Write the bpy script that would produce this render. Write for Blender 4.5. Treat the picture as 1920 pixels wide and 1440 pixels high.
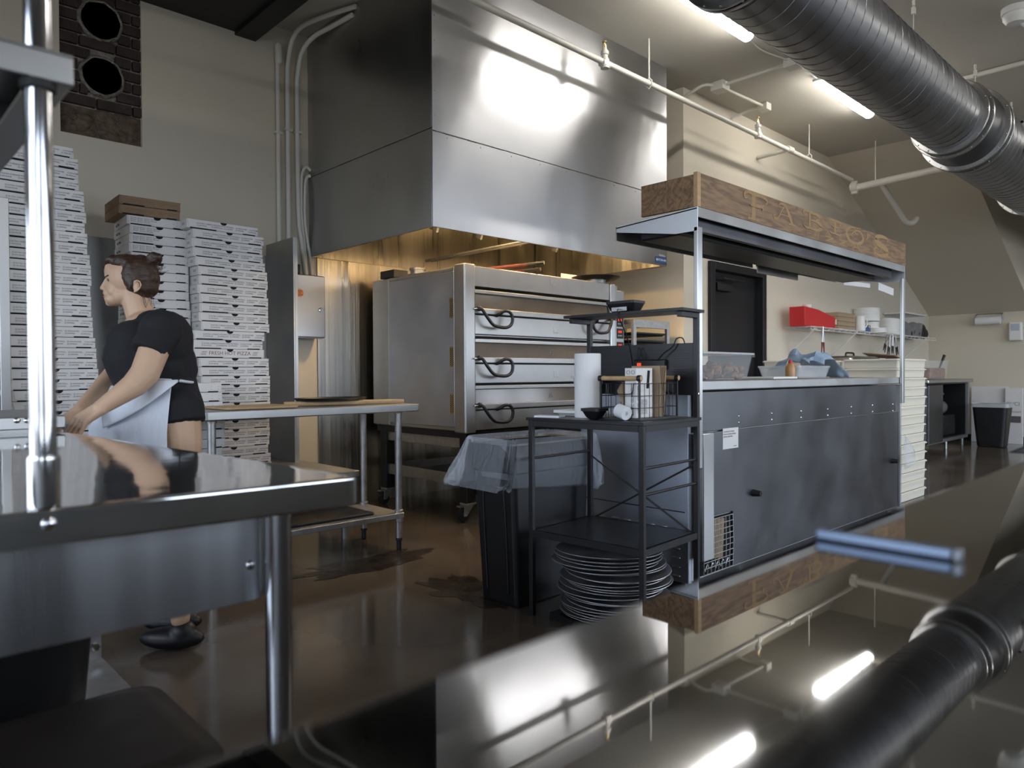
import bpy, bmesh, math, random
from mathutils import Vector, Matrix, Euler, noise
random.seed(7)
PI = math.pi
scene = bpy.context.scene
for o in list(bpy.data.objects): bpy.data.objects.remove(o)
C = bpy.context.collection
sin, cos, rad = math.sin, math.cos, math.radians

# ------------------------------------------------------------------ camera
H = 1.08; FPX = 1352.0
yaw, pitch, roll = rad(46.4), rad(-.75), rad(-.3)
Fw = Vector((cos(pitch)*cos(yaw), cos(pitch)*sin(yaw), sin(pitch)))
r0 = Vector((sin(yaw), -cos(yaw), 0)); u0 = r0.cross(Fw)
Rt = r0*cos(roll)+u0*sin(roll); Up = -r0*sin(roll)+u0*cos(roll)
cam = bpy.data.cameras.new('camera'); camo = bpy.data.objects.new('camera', cam); C.objects.link(camo)
m = Matrix((Rt, Up, -Fw)).transposed().to_4x4(); m.translation = Vector((0, 0, H)); camo.matrix_world = m
cam.sensor_width = 36; cam.lens = FPX/1920*36; cam.clip_start = .01; cam.clip_end = 200
cam.dof.use_dof = True; cam.dof.focus_distance = 4.2; cam.dof.aperture_fstop = 3.6
scene.camera = camo
# ------------------------------------------------------------------ exposure, sky, daylight
scene.view_settings.view_transform = 'Standard'; scene.view_settings.look = 'None'
scene.view_settings.gamma = 1; scene.view_settings.use_curve_mapping = False
scene.view_settings.exposure = 1.5
W = bpy.data.worlds.new('world'); scene.world = W; W.use_nodes = True
wn = W.node_tree.nodes; wl = W.node_tree.links; wn.clear()
wo = wn.new('ShaderNodeOutputWorld'); wb = wn.new('ShaderNodeBackground'); wr = wn.new('ShaderNodeValToRGB')
wt = wn.new('ShaderNodeTexCoord'); ws = wn.new('ShaderNodeSeparateXYZ'); wm_ = wn.new('ShaderNodeMapRange')
wl.new(wt.outputs['Generated'], ws.inputs[0]); wl.new(ws.outputs['Z'], wm_.inputs['Value'])
wm_.inputs['From Min'].default_value = -1; wm_.inputs['From Max'].default_value = 1
wl.new(wm_.outputs[0], wr.inputs[0]); wl.new(wr.outputs[0], wb.inputs[0]); wl.new(wb.outputs[0], wo.inputs[0])
cr_ = wr.color_ramp; cr_.elements[0].position = .0; cr_.elements[0].color = (.10, .105, .11, 1)
cr_.elements[1].position = 1; cr_.elements[1].color = (.50, .68, 1, 1)
e = cr_.elements.new(.47); e.color = (.24, .25, .26, 1)
e = cr_.elements.new(.52); e.color = (.78, .87, 1, 1)
wb.inputs[1].default_value = 2.7
def portal(name, loc, rot, sx, sy):
    l = bpy.data.lights.new(name, 'AREA'); l.shape = 'RECTANGLE'; l.size = sx; l.size_y = sy
    o = bpy.data.objects.new(name, l); C.objects.link(o); o.location = loc; o.rotation_euler = rot
    l.cycles.is_portal = True
portal('window_portal', (-3.0, 1.2, 1.9), (0, rad(-90), 0), 2.6, 6.4)
portal('window_portal', (5.7, -4.0, 1.9), (rad(90), 0, 0), 14.4, 2.6)

# ------------------------------------------------------------------ helpers
def P(px, py, X=None, Y=None, Z=None, D=None):
    """point of the room seen at a photo pixel, on the plane X=, Y= or Z="""
    d = Fw+Rt*((px-960)/FPX)+Up*((720-py)/FPX)
    if X is not None: t = X/d.x
    elif Y is not None: t = Y/d.y
    elif Z is not None: t = (Z-H)/d.z
    else: t = D
    return Vector((0, 0, H))+d*t
def wmat(o):
    m = o.matrix_basis
    if o.parent: return wmat(o.parent) @ o.matrix_parent_inverse @ m
    return m.copy()
def ordn(n):
    return ['', 'topmost', 'second', 'third', 'fourth', 'fifth', 'sixth', 'seventh', 'eighth', 'ninth', 'tenth', 'eleventh', 'twelfth', 'thirteenth', 'fourteenth', 'fifteenth', 'sixteenth', 'seventeenth', 'eighteenth', 'nineteenth', 'twentieth', 'twenty-first', 'twenty-second', 'twenty-third', 'twenty-fourth', 'twenty-fifth', 'twenty-sixth', 'twenty-seventh', 'twenty-eighth', 'twenty-ninth', 'thirtieth', 'thirty-first', 'thirty-second', 'thirty-third', 'thirty-fourth'][n]
def tag(o, label=None, cat=None, group=None, kind=None):
    if label: o['label'] = label
    if cat: o['category'] = cat
    if group: o['group'] = group
    if kind: o['kind'] = kind
    return o
def thing(name, label, cat, loc=(0, 0, 0), rz=0, group=None):
    o = bpy.data.objects.new(name, None); o.empty_display_size = .05; C.objects.link(o)
    o.location = loc; o.rotation_euler = (0, 0, rz)
    return tag(o, label, cat, group)
def obj(name, bm, mat, parent=None, local=False, smooth=True, bevel=0, seg=2, label=None):
    me = bpy.data.meshes.new(name)
    bmesh.ops.recalc_face_normals(bm, faces=bm.faces[:])
    if smooth:
        for f in bm.faces: f.smooth = True
        for ed in bm.edges:
            if len(ed.link_faces) == 2 and ed.calc_face_angle(0) > rad(38): ed.smooth = False
    bm.to_mesh(me); bm.free()
    o = bpy.data.objects.new(name, me); C.objects.link(o)
    if mat:
        for mm in (mat if isinstance(mat, (list, tuple)) else [mat]): me.materials.append(mm)
    if parent:
        o.parent = parent
        if not local: o.matrix_parent_inverse = wmat(parent).inverted()
    elif not local and len(me.vertices):       # put a lone thing's origin at its base
        xs = [v.co for v in me.vertices]
        c = Vector(((min(v.x for v in xs)+max(v.x for v in xs))/2, (min(v.y for v in xs)+max(v.y for v in xs))/2, min(v.z for v in xs)))
        for v in me.vertices: v.co -= c
        o.location = c
    if bevel:
        md = o.modifiers.new('bevel', 'BEVEL'); md.width = bevel; md.segments = seg; md.limit_method = 'ANGLE'; md.angle_limit = rad(50)
    if smooth and len(me.polygons) < 20000:
        md = o.modifiers.new('normals', 'WEIGHTED_NORMAL'); md.keep_sharp = True
    if label: o['label'] = label
    return o
def struct(name, bm, mat, **k):
    o = obj(name, bm, mat, local=True, **k); o['kind'] = 'structure'; return o
def copy_tree(o, parent=None):
    c = o.copy(); C.objects.link(c)
    if parent: c.parent = parent
    for ch in list(o.children): copy_tree(ch, c)
    return c
N = bmesh.new
def box(bm, a, b, rot=None, cen=None, mi=0):
    x0, y0, z0 = a; x1, y1, z1 = b
    vs = [Vector(p) for p in ((x0, y0, z0), (x1, y0, z0), (x1, y1, z0), (x0, y1, z0), (x0, y0, z1), (x1, y0, z1), (x1, y1, z1), (x0, y1, z1))]
    if rot:
        c = Vector(cen) if cen else sum(vs, Vector())/8
        R = Euler(rot).to_matrix(); vs = [c+R @ (v-c) for v in vs]
    v = [bm.verts.new(p) for p in vs]
    for f in ((0, 3, 2, 1), (4, 5, 6, 7), (0, 1, 5, 4), (1, 2, 6, 5), (2, 3, 7, 6), (3, 0, 4, 7)):
        bm.faces.new([v[i] for i in f]).material_index = mi
    return bm
def frame(d):
    d = Vector(d).normalized(); a = Vector((0, 0, 1)) if abs(d.z) < .9 else Vector((1, 0, 0))
    x = d.cross(a).normalized(); return x, d.cross(x).normalized()
def loft(bm, rings, caps=True, closed=False, mi=0):
    rs = [[bm.verts.new(p) for p in r] for r in rings]; n = len(rs[0])
    m = len(rs) if closed else len(rs)-1
    for i in range(m):
        a, b = rs[i], rs[(i+1) % len(rs)]
        for j in range(n):
            bm.faces.new((a[j], a[(j+1) % n], b[(j+1) % n], b[j])).material_index = mi
    if caps and not closed:
        bm.faces.new(rs[0][::-1]).material_index = mi; bm.faces.new(rs[-1]).material_index = mi
    return bm
def cyl(bm, p0, p1, r, r2=None, seg=20, mi=0, caps=True):
    p0, p1 = Vector(p0), Vector(p1); x, y = frame(p1-p0); r2 = r if r2 is None else r2
    return loft(bm, [[p+x*q*cos(2*PI*k/seg)+y*q*sin(2*PI*k/seg) for k in range(seg)] for p, q in ((p0, r), (p1, r2))], caps, mi=mi)
def tube(bm, pts, r, seg=10, closed=False, caps=True, mi=0):
    pts = [Vector(p) for p in pts]; n = len(pts); rs = []
    rr = r if isinstance(r, (list, tuple)) else [r]*n
    x = None
    for i, p in enumerate(pts):
        if closed: d = pts[(i+1) % n]-pts[i-1]
        else: d = pts[min(i+1, n-1)]-pts[max(i-1, 0)]
        d.normalize()
        if x is None: x, y = frame(d)
        else:
            x = x-d*x.dot(d)
            if x.length < 1e-5: x, y = frame(d)
            x.normalize()
        y = d.cross(x).normalized()
        rs.append([p+x*rr[i]*cos(2*PI*k/seg)+y*rr[i]*sin(2*PI*k/seg) for k in range(seg)])
    return loft(bm, rs, caps, closed, mi)
def lathe(bm, c, prof, seg=32, ax=None, mi=0):
    """prof = [(r, h)...] round the vertical (or ax) through c"""
    c = Vector(c); d = Vector(ax or (0, 0, 1)).normalized(); x, y = frame(d)
    rs = [[c+d*h+(x*cos(2*PI*k/seg)+y*sin(2*PI*k/seg))*max(r, 1e-4) for k in range(seg)] for r, h in prof]
    return loft(bm, rs, True, mi=mi)
def ell(bm, c, r, rot=None, u=16, v=10):
    c = Vector(c); R = Euler(rot).to_matrix() if rot else Matrix.Identity(3)
    rs = []
    for i in range(v+1):
        t = PI*i/v; q = max(sin(t), 1e-3)
        rs.append([c+R @ Vector((r[0]*q*cos(2*PI*k/u), r[1]*q*sin(2*PI*k/u), r[2]*cos(t))) for k in range(u)])
    return loft(bm, rs)
def capsule(bm, a, b, ra, rb, seg=16):
    a, b = Vector(a), Vector(b)
    ell(bm, a, (ra,)*3, u=seg, v=8); ell(bm, b, (rb,)*3, u=seg, v=8); cyl(bm, a, b, ra, rb, seg)
def cat(pts, n=6, closed=False):
    pts = [Vector(p) for p in pts]; out = []; m = len(pts)
    rng = range(m) if closed else range(m-1)
    for i in rng:
        if closed: p0, p1, p2, p3 = pts[i-1], pts[i], pts[(i+1) % m], pts[(i+2) % m]
        else: p0, p1, p2, p3 = pts[max(i-1, 0)], pts[i], pts[i+1], pts[min(i+2, m-1)]
        for k in range(n):
            t = k/n; out.append(.5*((2*p1)+(p2-p0)*t+(2*p0-5*p1+4*p2-p3)*t*t+(3*p1-p0-3*p2+p3)*t**3))
    if not closed: out.append(pts[-1])
    return out
def rrect(x0, y0, x1, y1, r, z, n=5):
    out = []
    for cx, cy, a in ((x1-r, y1-r, 0), (x0+r, y1-r, 90), (x0+r, y0+r, 180), (x1-r, y0+r, 270)):
        for k in range(n+1):
            t = rad(a+90*k/n); out.append(Vector((cx+r*cos(t), cy+r*sin(t), z)))
    return out
def tub(bm, x0, y0, x1, y1, z0, z1, r=.04, taper=.02, th=.003, rim=.012, floor=.004):
    """open tapered tub with a rolled rim"""
    def R(i, z, rr=r): return rrect(x0+i, y0+i, x1-i, y1-i, rr, z)
    loft(bm, [R(taper+.01, z0), R(taper, z0+.01), R(0, z1-.012), R(-rim, z1-.012), R(-rim, z1), R(th, z1), R(taper+th, z0+floor+.006), R(taper+th+.01, z0+floor)])
def text(name, s, size, mat, parent=None, mtx=None, local=True, align='LEFT', ext=.0004, link=True):
    cu = bpy.data.curves.new('t', 'FONT'); cu.body = s; cu.size = size; cu.align_x = align; cu.align_y = 'CENTER'; cu.extrude = ext; cu.resolution_u = 2
    t = bpy.data.objects.new('t', cu); C.objects.link(t)
    dg = bpy.context.evaluated_depsgraph_get(); me = bpy.data.meshes.new_from_object(t.evaluated_get(dg))
    bpy.data.objects.remove(t); bpy.data.curves.remove(cu)
    if mtx: me.transform(mtx)
    me.name = name; me.materials.clear(); me.materials.append(mat)
    if not link: return me
    o = bpy.data.objects.new(name, me); C.objects.link(o)
    if parent:
        o.parent = parent
        if not local: o.matrix_parent_inverse = wmat(parent).inverted()
    return o
def merge_text(bm, s, size, mtx, align='LEFT', mi=0):
    me = text('x', s, size, M['ink'], mtx=mtx, align=align, link=False)
    k = len(bm.faces); bm.from_mesh(me); bm.faces.ensure_lookup_table()
    for f in bm.faces[k:]: f.material_index = mi
    bpy.data.meshes.remove(me)
FRONT = Matrix(((1, 0, 0, 0), (0, 0, -1, 0), (0, 1, 0, 0), (0, 0, 0, 1)))        # text upright, read from -Y
LEFT = Matrix(((0, 0, -1, 0), (-1, 0, 0, 0), (0, 1, 0, 0), (0, 0, 0, 1)))         # text upright, read from -X
def T(x, y, z): return Matrix.Translation((x, y, z))

# ------------------------------------------------------------------ materials
M = {}
def mat(key, col, rough=.5, metal=0, noise_s=0, noise_amt=0, bump=0, bump_s=20, stretch=(1, 1, 1), col2=None, alpha=1, trans=0, rough_var=0, emit=None, es=0, spec=.5, coat=0, ior=1.45, bump_d=.01):
    m = bpy.data.materials.new(key); m.use_nodes = True; nt = m.node_tree; b = nt.nodes['Principled BSDF']
    b.inputs['Base Color'].default_value = (*col, 1); b.inputs['Roughness'].default_value = rough; b.inputs['Metallic'].default_value = metal
    b.inputs['Specular IOR Level'].default_value = spec; b.inputs['Alpha'].default_value = alpha; b.inputs['Transmission Weight'].default_value = trans
    b.inputs['Coat Weight'].default_value = coat; b.inputs['IOR'].default_value = ior
    if emit: b.inputs['Emission Color'].default_value = (*emit, 1); b.inputs['Emission Strength'].default_value = es
    tc = nt.nodes.new('ShaderNodeTexCoord'); mp = nt.nodes.new('ShaderNodeMapping'); mp.inputs['Scale'].default_value = stretch
    nt.links.new(tc.outputs['Object'], mp.inputs[0])
    def nz(scale, detail=4):
        n = nt.nodes.new('ShaderNodeTexNoise'); n.inputs['Scale'].default_value = scale; n.inputs['Detail'].default_value = detail
        nt.links.new(mp.outputs[0], n.inputs['Vector']); return n
    if noise_s:
        n = nz(noise_s); r = nt.nodes.new('ShaderNodeValToRGB'); nt.links.new(n.outputs['Fac'], r.inputs[0])
        r.color_ramp.elements[0].position = .25; r.color_ramp.elements[1].position = .75
        r.color_ramp.elements[0].color = (*(col2 or tuple(c*(1-noise_amt) for c in col)), 1); r.color_ramp.elements[1].color = (*col, 1)
        nt.links.new(r.outputs[0], b.inputs['Base Color'])
        if rough_var:
            mr = nt.nodes.new('ShaderNodeMapRange'); nt.links.new(n.outputs['Fac'], mr.inputs[0])
            mr.inputs['From Min'].default_value = .2; mr.inputs['From Max'].default_value = .8
            mr.inputs['To Min'].default_value = rough; mr.inputs['To Max'].default_value = rough+rough_var
            nt.links.new(mr.outputs[0], b.inputs['Roughness'])
    if bump:
        n2 = nz(bump_s); bp = nt.nodes.new('ShaderNodeBump'); bp.inputs['Strength'].default_value = bump; bp.inputs['Distance'].default_value = bump_d
        nt.links.new(n2.outputs['Fac'], bp.inputs['Height']); nt.links.new(bp.outputs[0], b.inputs['Normal'])
    M[key] = m; return m
mat('wall', (.57, .52, .425), .85, bump=.15, bump_s=60, bump_d=.002)
mat('ceiling', (.50, .475, .415), .9)
mat('black_ceiling', (.008, .008, .009), .5, bump=.4, bump_s=6)
mat('black_paint', (.010, .010, .011), .4)
mat('steel', (.50, .50, .495), .26, 1, noise_s=3, noise_amt=.12, rough_var=.14, stretch=(1, 1, .6))
mat('steel_door', (.36, .355, .34), .28, 1, noise_s=4, noise_amt=.2, rough_var=.1, bump=.3, bump_s=2, bump_d=.02)
mat('steel_hood', (.52, .52, .53), .27, 1, noise_s=2, noise_amt=.06, rough_var=.05, bump=.4, bump_s=.8, bump_d=.05)
mat('steel_streak', (.62, .58, .50), .20, 1, noise_s=1.6, noise_amt=.45, rough_var=.2, stretch=(5, 5, .12), bump=.5, bump_s=1.5, bump_d=.03)
mat('steel_brown', (.36, .35, .33), .30, 1, noise_s=3, noise_amt=.2, rough_var=.12)
mat('steel_reflection_streak', (.66, .675, .70), .20, 1, noise_s=1.5, noise_amt=.5, rough_var=.2, stretch=(6, 6, .15), bump=.4, bump_s=1.2, bump_d=.02)  # bluish vertical reflections are put into the colour as noise streaks
mat('handle_bar', (.16, .20, .27), .5, 1)
mat('steel_dull', (.46, .46, .455), .38, 1, noise_s=5, noise_amt=.2, rough_var=.15)
mat('steel_dark', (.14, .143, .152), .30, 1, noise_s=3, noise_amt=.25, rough_var=.16, bump=.25, bump_s=2.2, bump_d=.02)
mat('steel_mirror', (.66, .66, .65), .04, 1, noise_s=6, noise_amt=.06, rough_var=.05, bump=.25, bump_s=3, bump_d=.006)
mat('counter_steel', (.36, .37, .39), .004, 1, noise_s=9, noise_amt=.14, rough_var=.045)
mat('chrome', (.52, .52, .53), .09, 1)
mat('satin_window_blue', (.74, .77, .82), .45, 1)  # pale blue base colour stands in for reflected window light
mat('galv', (.50, .50, .50), .42, 1, noise_s=25, noise_amt=.3, rough_var=.1)
mat('duct', (.25, .255, .27), .32, 1, noise_s=3, noise_amt=.25, rough_var=.16)
mat('window_blue_steel', (.48, .52, .60), .42, 1, noise_s=4, noise_amt=.2, rough_var=.14)  # blue of the window light is mixed into this base colour
mat('floor', (.125, .100, .076), .07, noise_s=1.3, col2=(.060, .049, .039), rough_var=.13, bump=.1, bump_s=7, bump_d=.004, spec=.6)
mat('stain', (.055, .042, .030), .10, noise_s=9, col2=(.012, .010, .009), rough_var=.2, bump=.3, bump_s=12)
mat('white_board', (.66, .65, .64), .7, noise_s=9, noise_amt=.05)
mat('kraft', (.27, .18, .11), .8, noise_s=12, noise_amt=.12)
mat('kraft_light', (.36, .265, .17), .8, noise_s=12, noise_amt=.12)
mat('ink', (.10, .09, .09), .7)
mat('ink_brown', (.20, .12, .07), .7)
mat('dark_gap', (.006, .006, .006), .9)
mat('white_pipe', (.62, .60, .54), .4)
mat('black_plastic', (.009, .009, .010), .33, noise_s=8, noise_amt=.3, rough_var=.2)
mat('brown_plastic', (.032, .025, .021), .35, noise_s=9, noise_amt=.4, rough_var=.25)
mat('black_metal', (.013, .013, .015), .38, bump=.1, bump_s=200, bump_d=.001)
mat('black_wood', (.017, .018, .021), .33, noise_s=14, noise_amt=.5, stretch=(1, .12, 8), bump=.3, bump_s=30, bump_d=.002)
mat('rubber', (.012, .012, .012), .7)
mat('wood_light', (.50, .33, .17), .5, noise_s=10, noise_amt=.25, stretch=(.3, 6, 6))
mat('peel_wood', (.52, .36, .2), .6, noise_s=9, noise_amt=.25, stretch=(.4, 6, 6))
mat('red', (.50, .022, .025), .45)
mat('red_wood', (.17, .030, .020), .5, noise_s=20, noise_amt=.4)
mat('paper', (.70, .70, .70), .85, bump=.35, bump_s=160, bump_d=.003)
mat('paper_plain', (.66, .67, .70), .85)
mat('white_plastic', (.70, .70, .68), .45)
mat('dough_plastic', (.64, .60, .50), .5)
mat('apron', (.64, .67, .73), .85, bump=.8, bump_s=9, bump_d=.012, stretch=(1.4, 1.4, .6))
mat('cloth', (.36, .46, .60), .8)
mat('shirt', (.008, .008, .010), .85, bump=.35, bump_s=12, bump_d=.01)
mat('skin', (.52, .34, .225), .5, noise_s=7, noise_amt=.12)
mat('hair', (.060, .030, .016), .45, noise_s=30, col2=(.018, .010, .007), stretch=(1, 1, 5), bump=.6, bump_s=50, bump_d=.004)
mat('lip', (.42, .22, .16), .5)
mat('eye_white', (.55, .55, .55), .3)
mat('clear', (.80, .82, .83), .15, alpha=.12)
mat('clear_tub', (.66, .68, .70), .25, alpha=.35)
mat('frost', (.62, .64, .66), .35, alpha=.62)
mat('blue_bag', (.30, .40, .52), .4, alpha=.72)
mat('liner', (.62, .66, .72), .16, alpha=.24, bump=1, bump_s=16, bump_d=.02, stretch=(3, 3, .7), spec=1)
mat('meat', (.34, .17, .09), .6, noise_s=25, col2=(.11, .045, .025), bump=.8, bump_s=30)
mat('glass_oven', (.20, .16, .12), .12, spec=.8, noise_s=2, col2=(.11, .09, .075))
mat('brass', (.55, .42, .22), .3, 1)
mat('led_red', (.1, .0, .0), .5, emit=(1, .06, .02), es=.45)
mat('lens', (1, 1, 1), .5, emit=(1, .965, .91), es=18)
mat('hood_lamp', (1, 1, 1), .5, emit=(1, .70, .36), es=85)
mat('blue_label', (.02, .06, .16), .5)
mat('orange', (.55, .20, .08), .6)
mat('mortar', (.36, .32, .27), .95, noise_s=40, noise_amt=.5, bump=1, bump_s=40, bump_d=.03)
mat('plaster', (.17, .125, .085), .95, noise_s=18, col2=(.07, .05, .036), bump=1, bump_s=18, bump_d=.04)
mat('brick', (.060, .042, .036), .9, noise_s=15, noise_amt=.5, bump=.8, bump_s=40, bump_d=.01)
mat('pizza', (.42, .12, .05), .6, noise_s=60, col2=(.55, .38, .16), bump=.6, bump_s=60)
mat('sign_paint', (.37, .24, .115), .7, noise_s=40, noise_amt=.22)
mat('bottle_amber', (.42, .22, .08), .3, noise_s=5, noise_amt=.2)
mat('blue_box', (.04, .11, .28), .5)
mat('dark_cloth', (.035, .03, .03), .8, noise_s=10, noise_amt=.6)
mat('window_frame', (.02, .02, .02), .4)
mat('grey_wall', (.22, .21, .20), .9)
def aniso(key, amt, rot=0):
    nt = M[key].node_tree; b = nt.nodes['Principled BSDF']; t = nt.nodes.new('ShaderNodeTangent'); t.direction_type = 'RADIAL'; t.axis = 'Z'
    nt.links.new(t.outputs[0], b.inputs['Tangent']); b.inputs['Anisotropic'].default_value = amt; b.inputs['Anisotropic Rotation'].default_value = rot
aniso('steel_hood', .85, .25); aniso('steel', .5)
def wood(key, c1, c2):
    m = bpy.data.materials.new(key); m.use_nodes = True; nt = m.node_tree; b = nt.nodes['Principled BSDF']; L = nt.links
    tc = nt.nodes.new('ShaderNodeTexCoord'); mp = nt.nodes.new('ShaderNodeMapping'); mp.inputs['Scale'].default_value = (.8, 5, 5)
    L.new(tc.outputs['Object'], mp.inputs[0])
    w = nt.nodes.new('ShaderNodeTexNoise'); w.inputs['Scale'].default_value = 1.6; w.inputs['Detail'].default_value = 2; w.inputs['Distortion'].default_value = 1.6
    L.new(mp.outputs[0], w.inputs['Vector'])
    mu = nt.nodes.new('ShaderNodeMath'); mu.operation = 'MULTIPLY'; mu.inputs[1].default_value = 34; L.new(w.outputs['Fac'], mu.inputs[0])
    sn = nt.nodes.new('ShaderNodeMath'); sn.operation = 'SINE'; L.new(mu.outputs[0], sn.inputs[0])
    f = nt.nodes.new('ShaderNodeTexNoise'); f.inputs['Scale'].default_value = 14; f.inputs['Detail'].default_value = 5; L.new(mp.outputs[0], f.inputs['Vector'])
    ad = nt.nodes.new('ShaderNodeMath'); ad.operation = 'MULTIPLY_ADD'; ad.inputs[1].default_value = .16; L.new(sn.outputs[0], ad.inputs[0]); L.new(f.outputs['Fac'], ad.inputs[2])
    r = nt.nodes.new('ShaderNodeValToRGB'); r.color_ramp.elements[0].position = .25; r.color_ramp.elements[1].position = .75
    r.color_ramp.elements[0].color = (*c1, 1); r.color_ramp.elements[1].color = (*c2, 1); L.new(ad.outputs[0], r.inputs[0]); L.new(r.outputs[0], b.inputs['Base Color'])
    b.inputs['Roughness'].default_value = .55; M[key] = m
wood('sign_wood', (.125, .070, .034), (.255, .155, .078))

exec_parts = []
# ================================================================== ROOM
struct('floor', box(N(), (-3.2, -4.2, -.1), (16, 5.6, 0)), M['floor'])
struct('ceiling', box(N(), (-3.2, -4.2, 3.8), (16, 5.6, 3.95)), M['ceiling'])
bm = N()
box(bm, (-3, 5.35, 0), (1.112, 5.5, 3.8)); box(bm, (1.60, 5.35, 0), (5.93, 5.5, 3.8)); box(bm, (1.112, 5.35, 0), (1.60, 5.5, 2.655)); box(bm, (1.112, 5.46, 2.655), (1.6, 5.5, 3.8))
struct('wall_back', bm, M['wall'], smooth=False)
# wall with the door: stands 1.5 m forward of the back wall
bm = N(); box(bm, (5.93, 3.85, 0), (6.36, 5.5, 3.8)); box(bm, (7.50, 3.85, 0), (13.1, 4.0, 3.8)); box(bm, (6.36, 3.85, 2.2), (7.5, 4.0, 3.8)); box(bm, (6.36, 4.6, 0), (7.5, 4.7, 2.2))
struct('wall_inner', bm, M['wall'], smooth=False)
bm = N(); box(bm, (13.1, 1.3, 0), (13.3, 4.0, 2.0)); box(bm, (13.3, 2.45, 0), (16, 2.6, 2.0)); box(bm, (15.9, -4.2, 0), (16, 2.6, 3.8))
struct('wall_right', bm, M['wall'], smooth=False)
bm = N()   # sloping underside of the stair above the far corner
v = [bm.verts.new(p) for p in ((9.2, 2.45, 3.8), (9.2, 3.85, 3.8), (13.1, 3.85, 2.0), (13.1, 2.45, 2.0), (16, 2.45, 3.8), (16, 3.85, 3.8), (16, 3.85, 2.0), (16, 2.45, 2.0))]
for f in ((0, 1, 2, 3), (0, 3, 7, 4), (1, 5, 6, 2), (3, 2, 6, 7), (0, 4, 5, 1)): bm.faces.new([v[i] for i in f])
struct('trim_1', bm, M['wall'], smooth=False)
struct('baseboard_right', box(N(), (13.085, 2.45, 0), (13.1, 3.85, .1)), M['black_paint'])
# window walls beside and behind the camera
def window_wall(name, axis, c, a0, a1, holes):
    bm = N(); z0, z1 = .6, 2.95
    def b(s0, s1, q0, q1):
        if axis == 'y': box(bm, (s0, c-.15, q0), (s1, c, q1))
        else: box(bm, (c-.15, s0, q0), (c, s1, q1))
    b(a0, a1, 0, z0); b(a0, a1, z1, 3.8); p = a0
    for h0, h1 in holes: b(p, h0, z0, z1); p = h1
    b(p, a1, z0, z1)
    struct(name, bm, M['grey_wall'], smooth=False)
WH = [(-2.6, -.8), (1.3, 3.2), (3.4, 5.6), (5.8, 8.0), (8.2, 10.4), (10.6, 12.8)]  # last two openings added to bring daylight onto the far slope
WL = [(-1.9, -.1), (.1, 2.1), (2.3, 4.3)]
window_wall('wall_front', 'y', -4.0, -3.2, 16, WH)
window_wall('wall_left', 'x', -3.0, -4.2, 5.6, WL)
n = 0
for axis, hs in (('y', WH), ('x', WL)):
    for h0, h1 in hs:
        n += 1; bm = N()
        def q(s0, s1, z0, z1):
            if axis == 'y': box(bm, (s0, -4.1, z0), (s1, -4.04, z1))
            else: box(bm, (-3.1, s0, z0), (-3.04, s1, z1))
        q(h0, h1, .6, .65); q(h0, h1, 2.9, 2.95); q(h0, h0+.05, .65, 2.9); q(h1-.05, h1, .65, 2.9); q((h0+h1)/2-.02, (h0+h1)/2+.02, .65, 2.9); q(h0+.05, h1-.05, 2.3, 2.34)
        struct('window_%d' % n, bm, M['window_frame'], smooth=False)
# black painted drop over the left half of the room
bm = N(); box(bm, (-3, 2.6, 3.655), (2.41, 5.35, 3.8)); box(bm, (2.25, 2.6, 3.63), (2.41, 5.35, 3.655)); box(bm, (1.2, 2.6, 3.64), (1.26, 5.35, 3.655))
struct('trim_2', bm, M['black_ceiling'], smooth=False)
# door
bm = N(); box(bm, (6.36, 3.81, 0), (6.44, 3.96, 2.2)); box(bm, (7.42, 3.81, 0), (7.5, 3.96, 2.2)); box(bm, (6.44, 3.81, 2.12), (7.42, 3.96, 2.2))
d1 = struct('door_1', bm, M['black_paint'], bevel=.004)
obj('door_leaf', box(N(), (6.44, 3.90, .01), (7.42, 3.95, 2.12)), M['black_paint'], d1, bevel=.003)
bm = N(); box(bm, (6.52, 3.83, 1.92), (6.80, 3.90, 2.0)); box(bm, (6.6, 3.80, 2.03), (7.0, 3.815, 2.05)); obj('door_closer', bm, M['black_plastic'], d1, bevel=.006)
bm = N(); cyl(bm, (7.34, 3.90, 1.0), (7.34, 3.83, 1.0), .012); cyl(bm, (7.34, 3.84, 1.0), (7.24, 3.84, 1.0), .009); obj('door_handle', bm, M['steel'], d1)
# exposed brick patch with two flue holes
bx = thing('exposed_brick_patch', 'patch of old dark brick exposed in the plaster of the back wall', 'brickwork', (1.36, 5.46, 2.655))
bx['kind'] = 'structure'
bm = N(); z = 2.86; row = 0
while z < 3.8:
    x = 1.112 - (.10 if row % 2 else 0)
    while x < 1.6:
        w = .205; x0, x1 = max(x, 1.114), min(x+w, 1.598)
        cx, cz = (x0+x1)/2, z+.032
        if x1-x0 > .03 and all(math.hypot(cx-hx, cz-hz) > .115 for hx, hz in ((1.36, 3.077), (1.355, 3.441))):
            j = random.uniform(-.008, .008)
        near = min(math.hypot(max(x0-hx, 0, hx-x1), max(z-hz, 0, hz-z-.062)) for hx, hz in ((1.36, 3.077), (1.355, 3.441))) < .118
        if x1-x0 > .01 and near:
            j = random.uniform(-.008, .008); q = x0
            while q < x1-.004:
                q1 = min(q+.022, x1)
                if all(math.hypot((q+q1)/2-hx, max(z-hz, 0, hz-z-.062)) > .122 for hx, hz in ((1.36, 3.077), (1.355, 3.441))): box(bm, (q, 5.365+j, z), (q1, 5.44, min(z+.062, 3.8)))
                q = q1
        elif x1-x0 > .03:
            box(bm, (x0, 5.365+j, z), (x1, 5.44, min(z+.062, 3.8)), rot=(random.uniform(-.03, .03), random.uniform(-.02, .02), 0))
        x += w+.014
    z += .078; row += 1
obj('bricks', bm, M['brick'], bx, bevel=.006)
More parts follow.
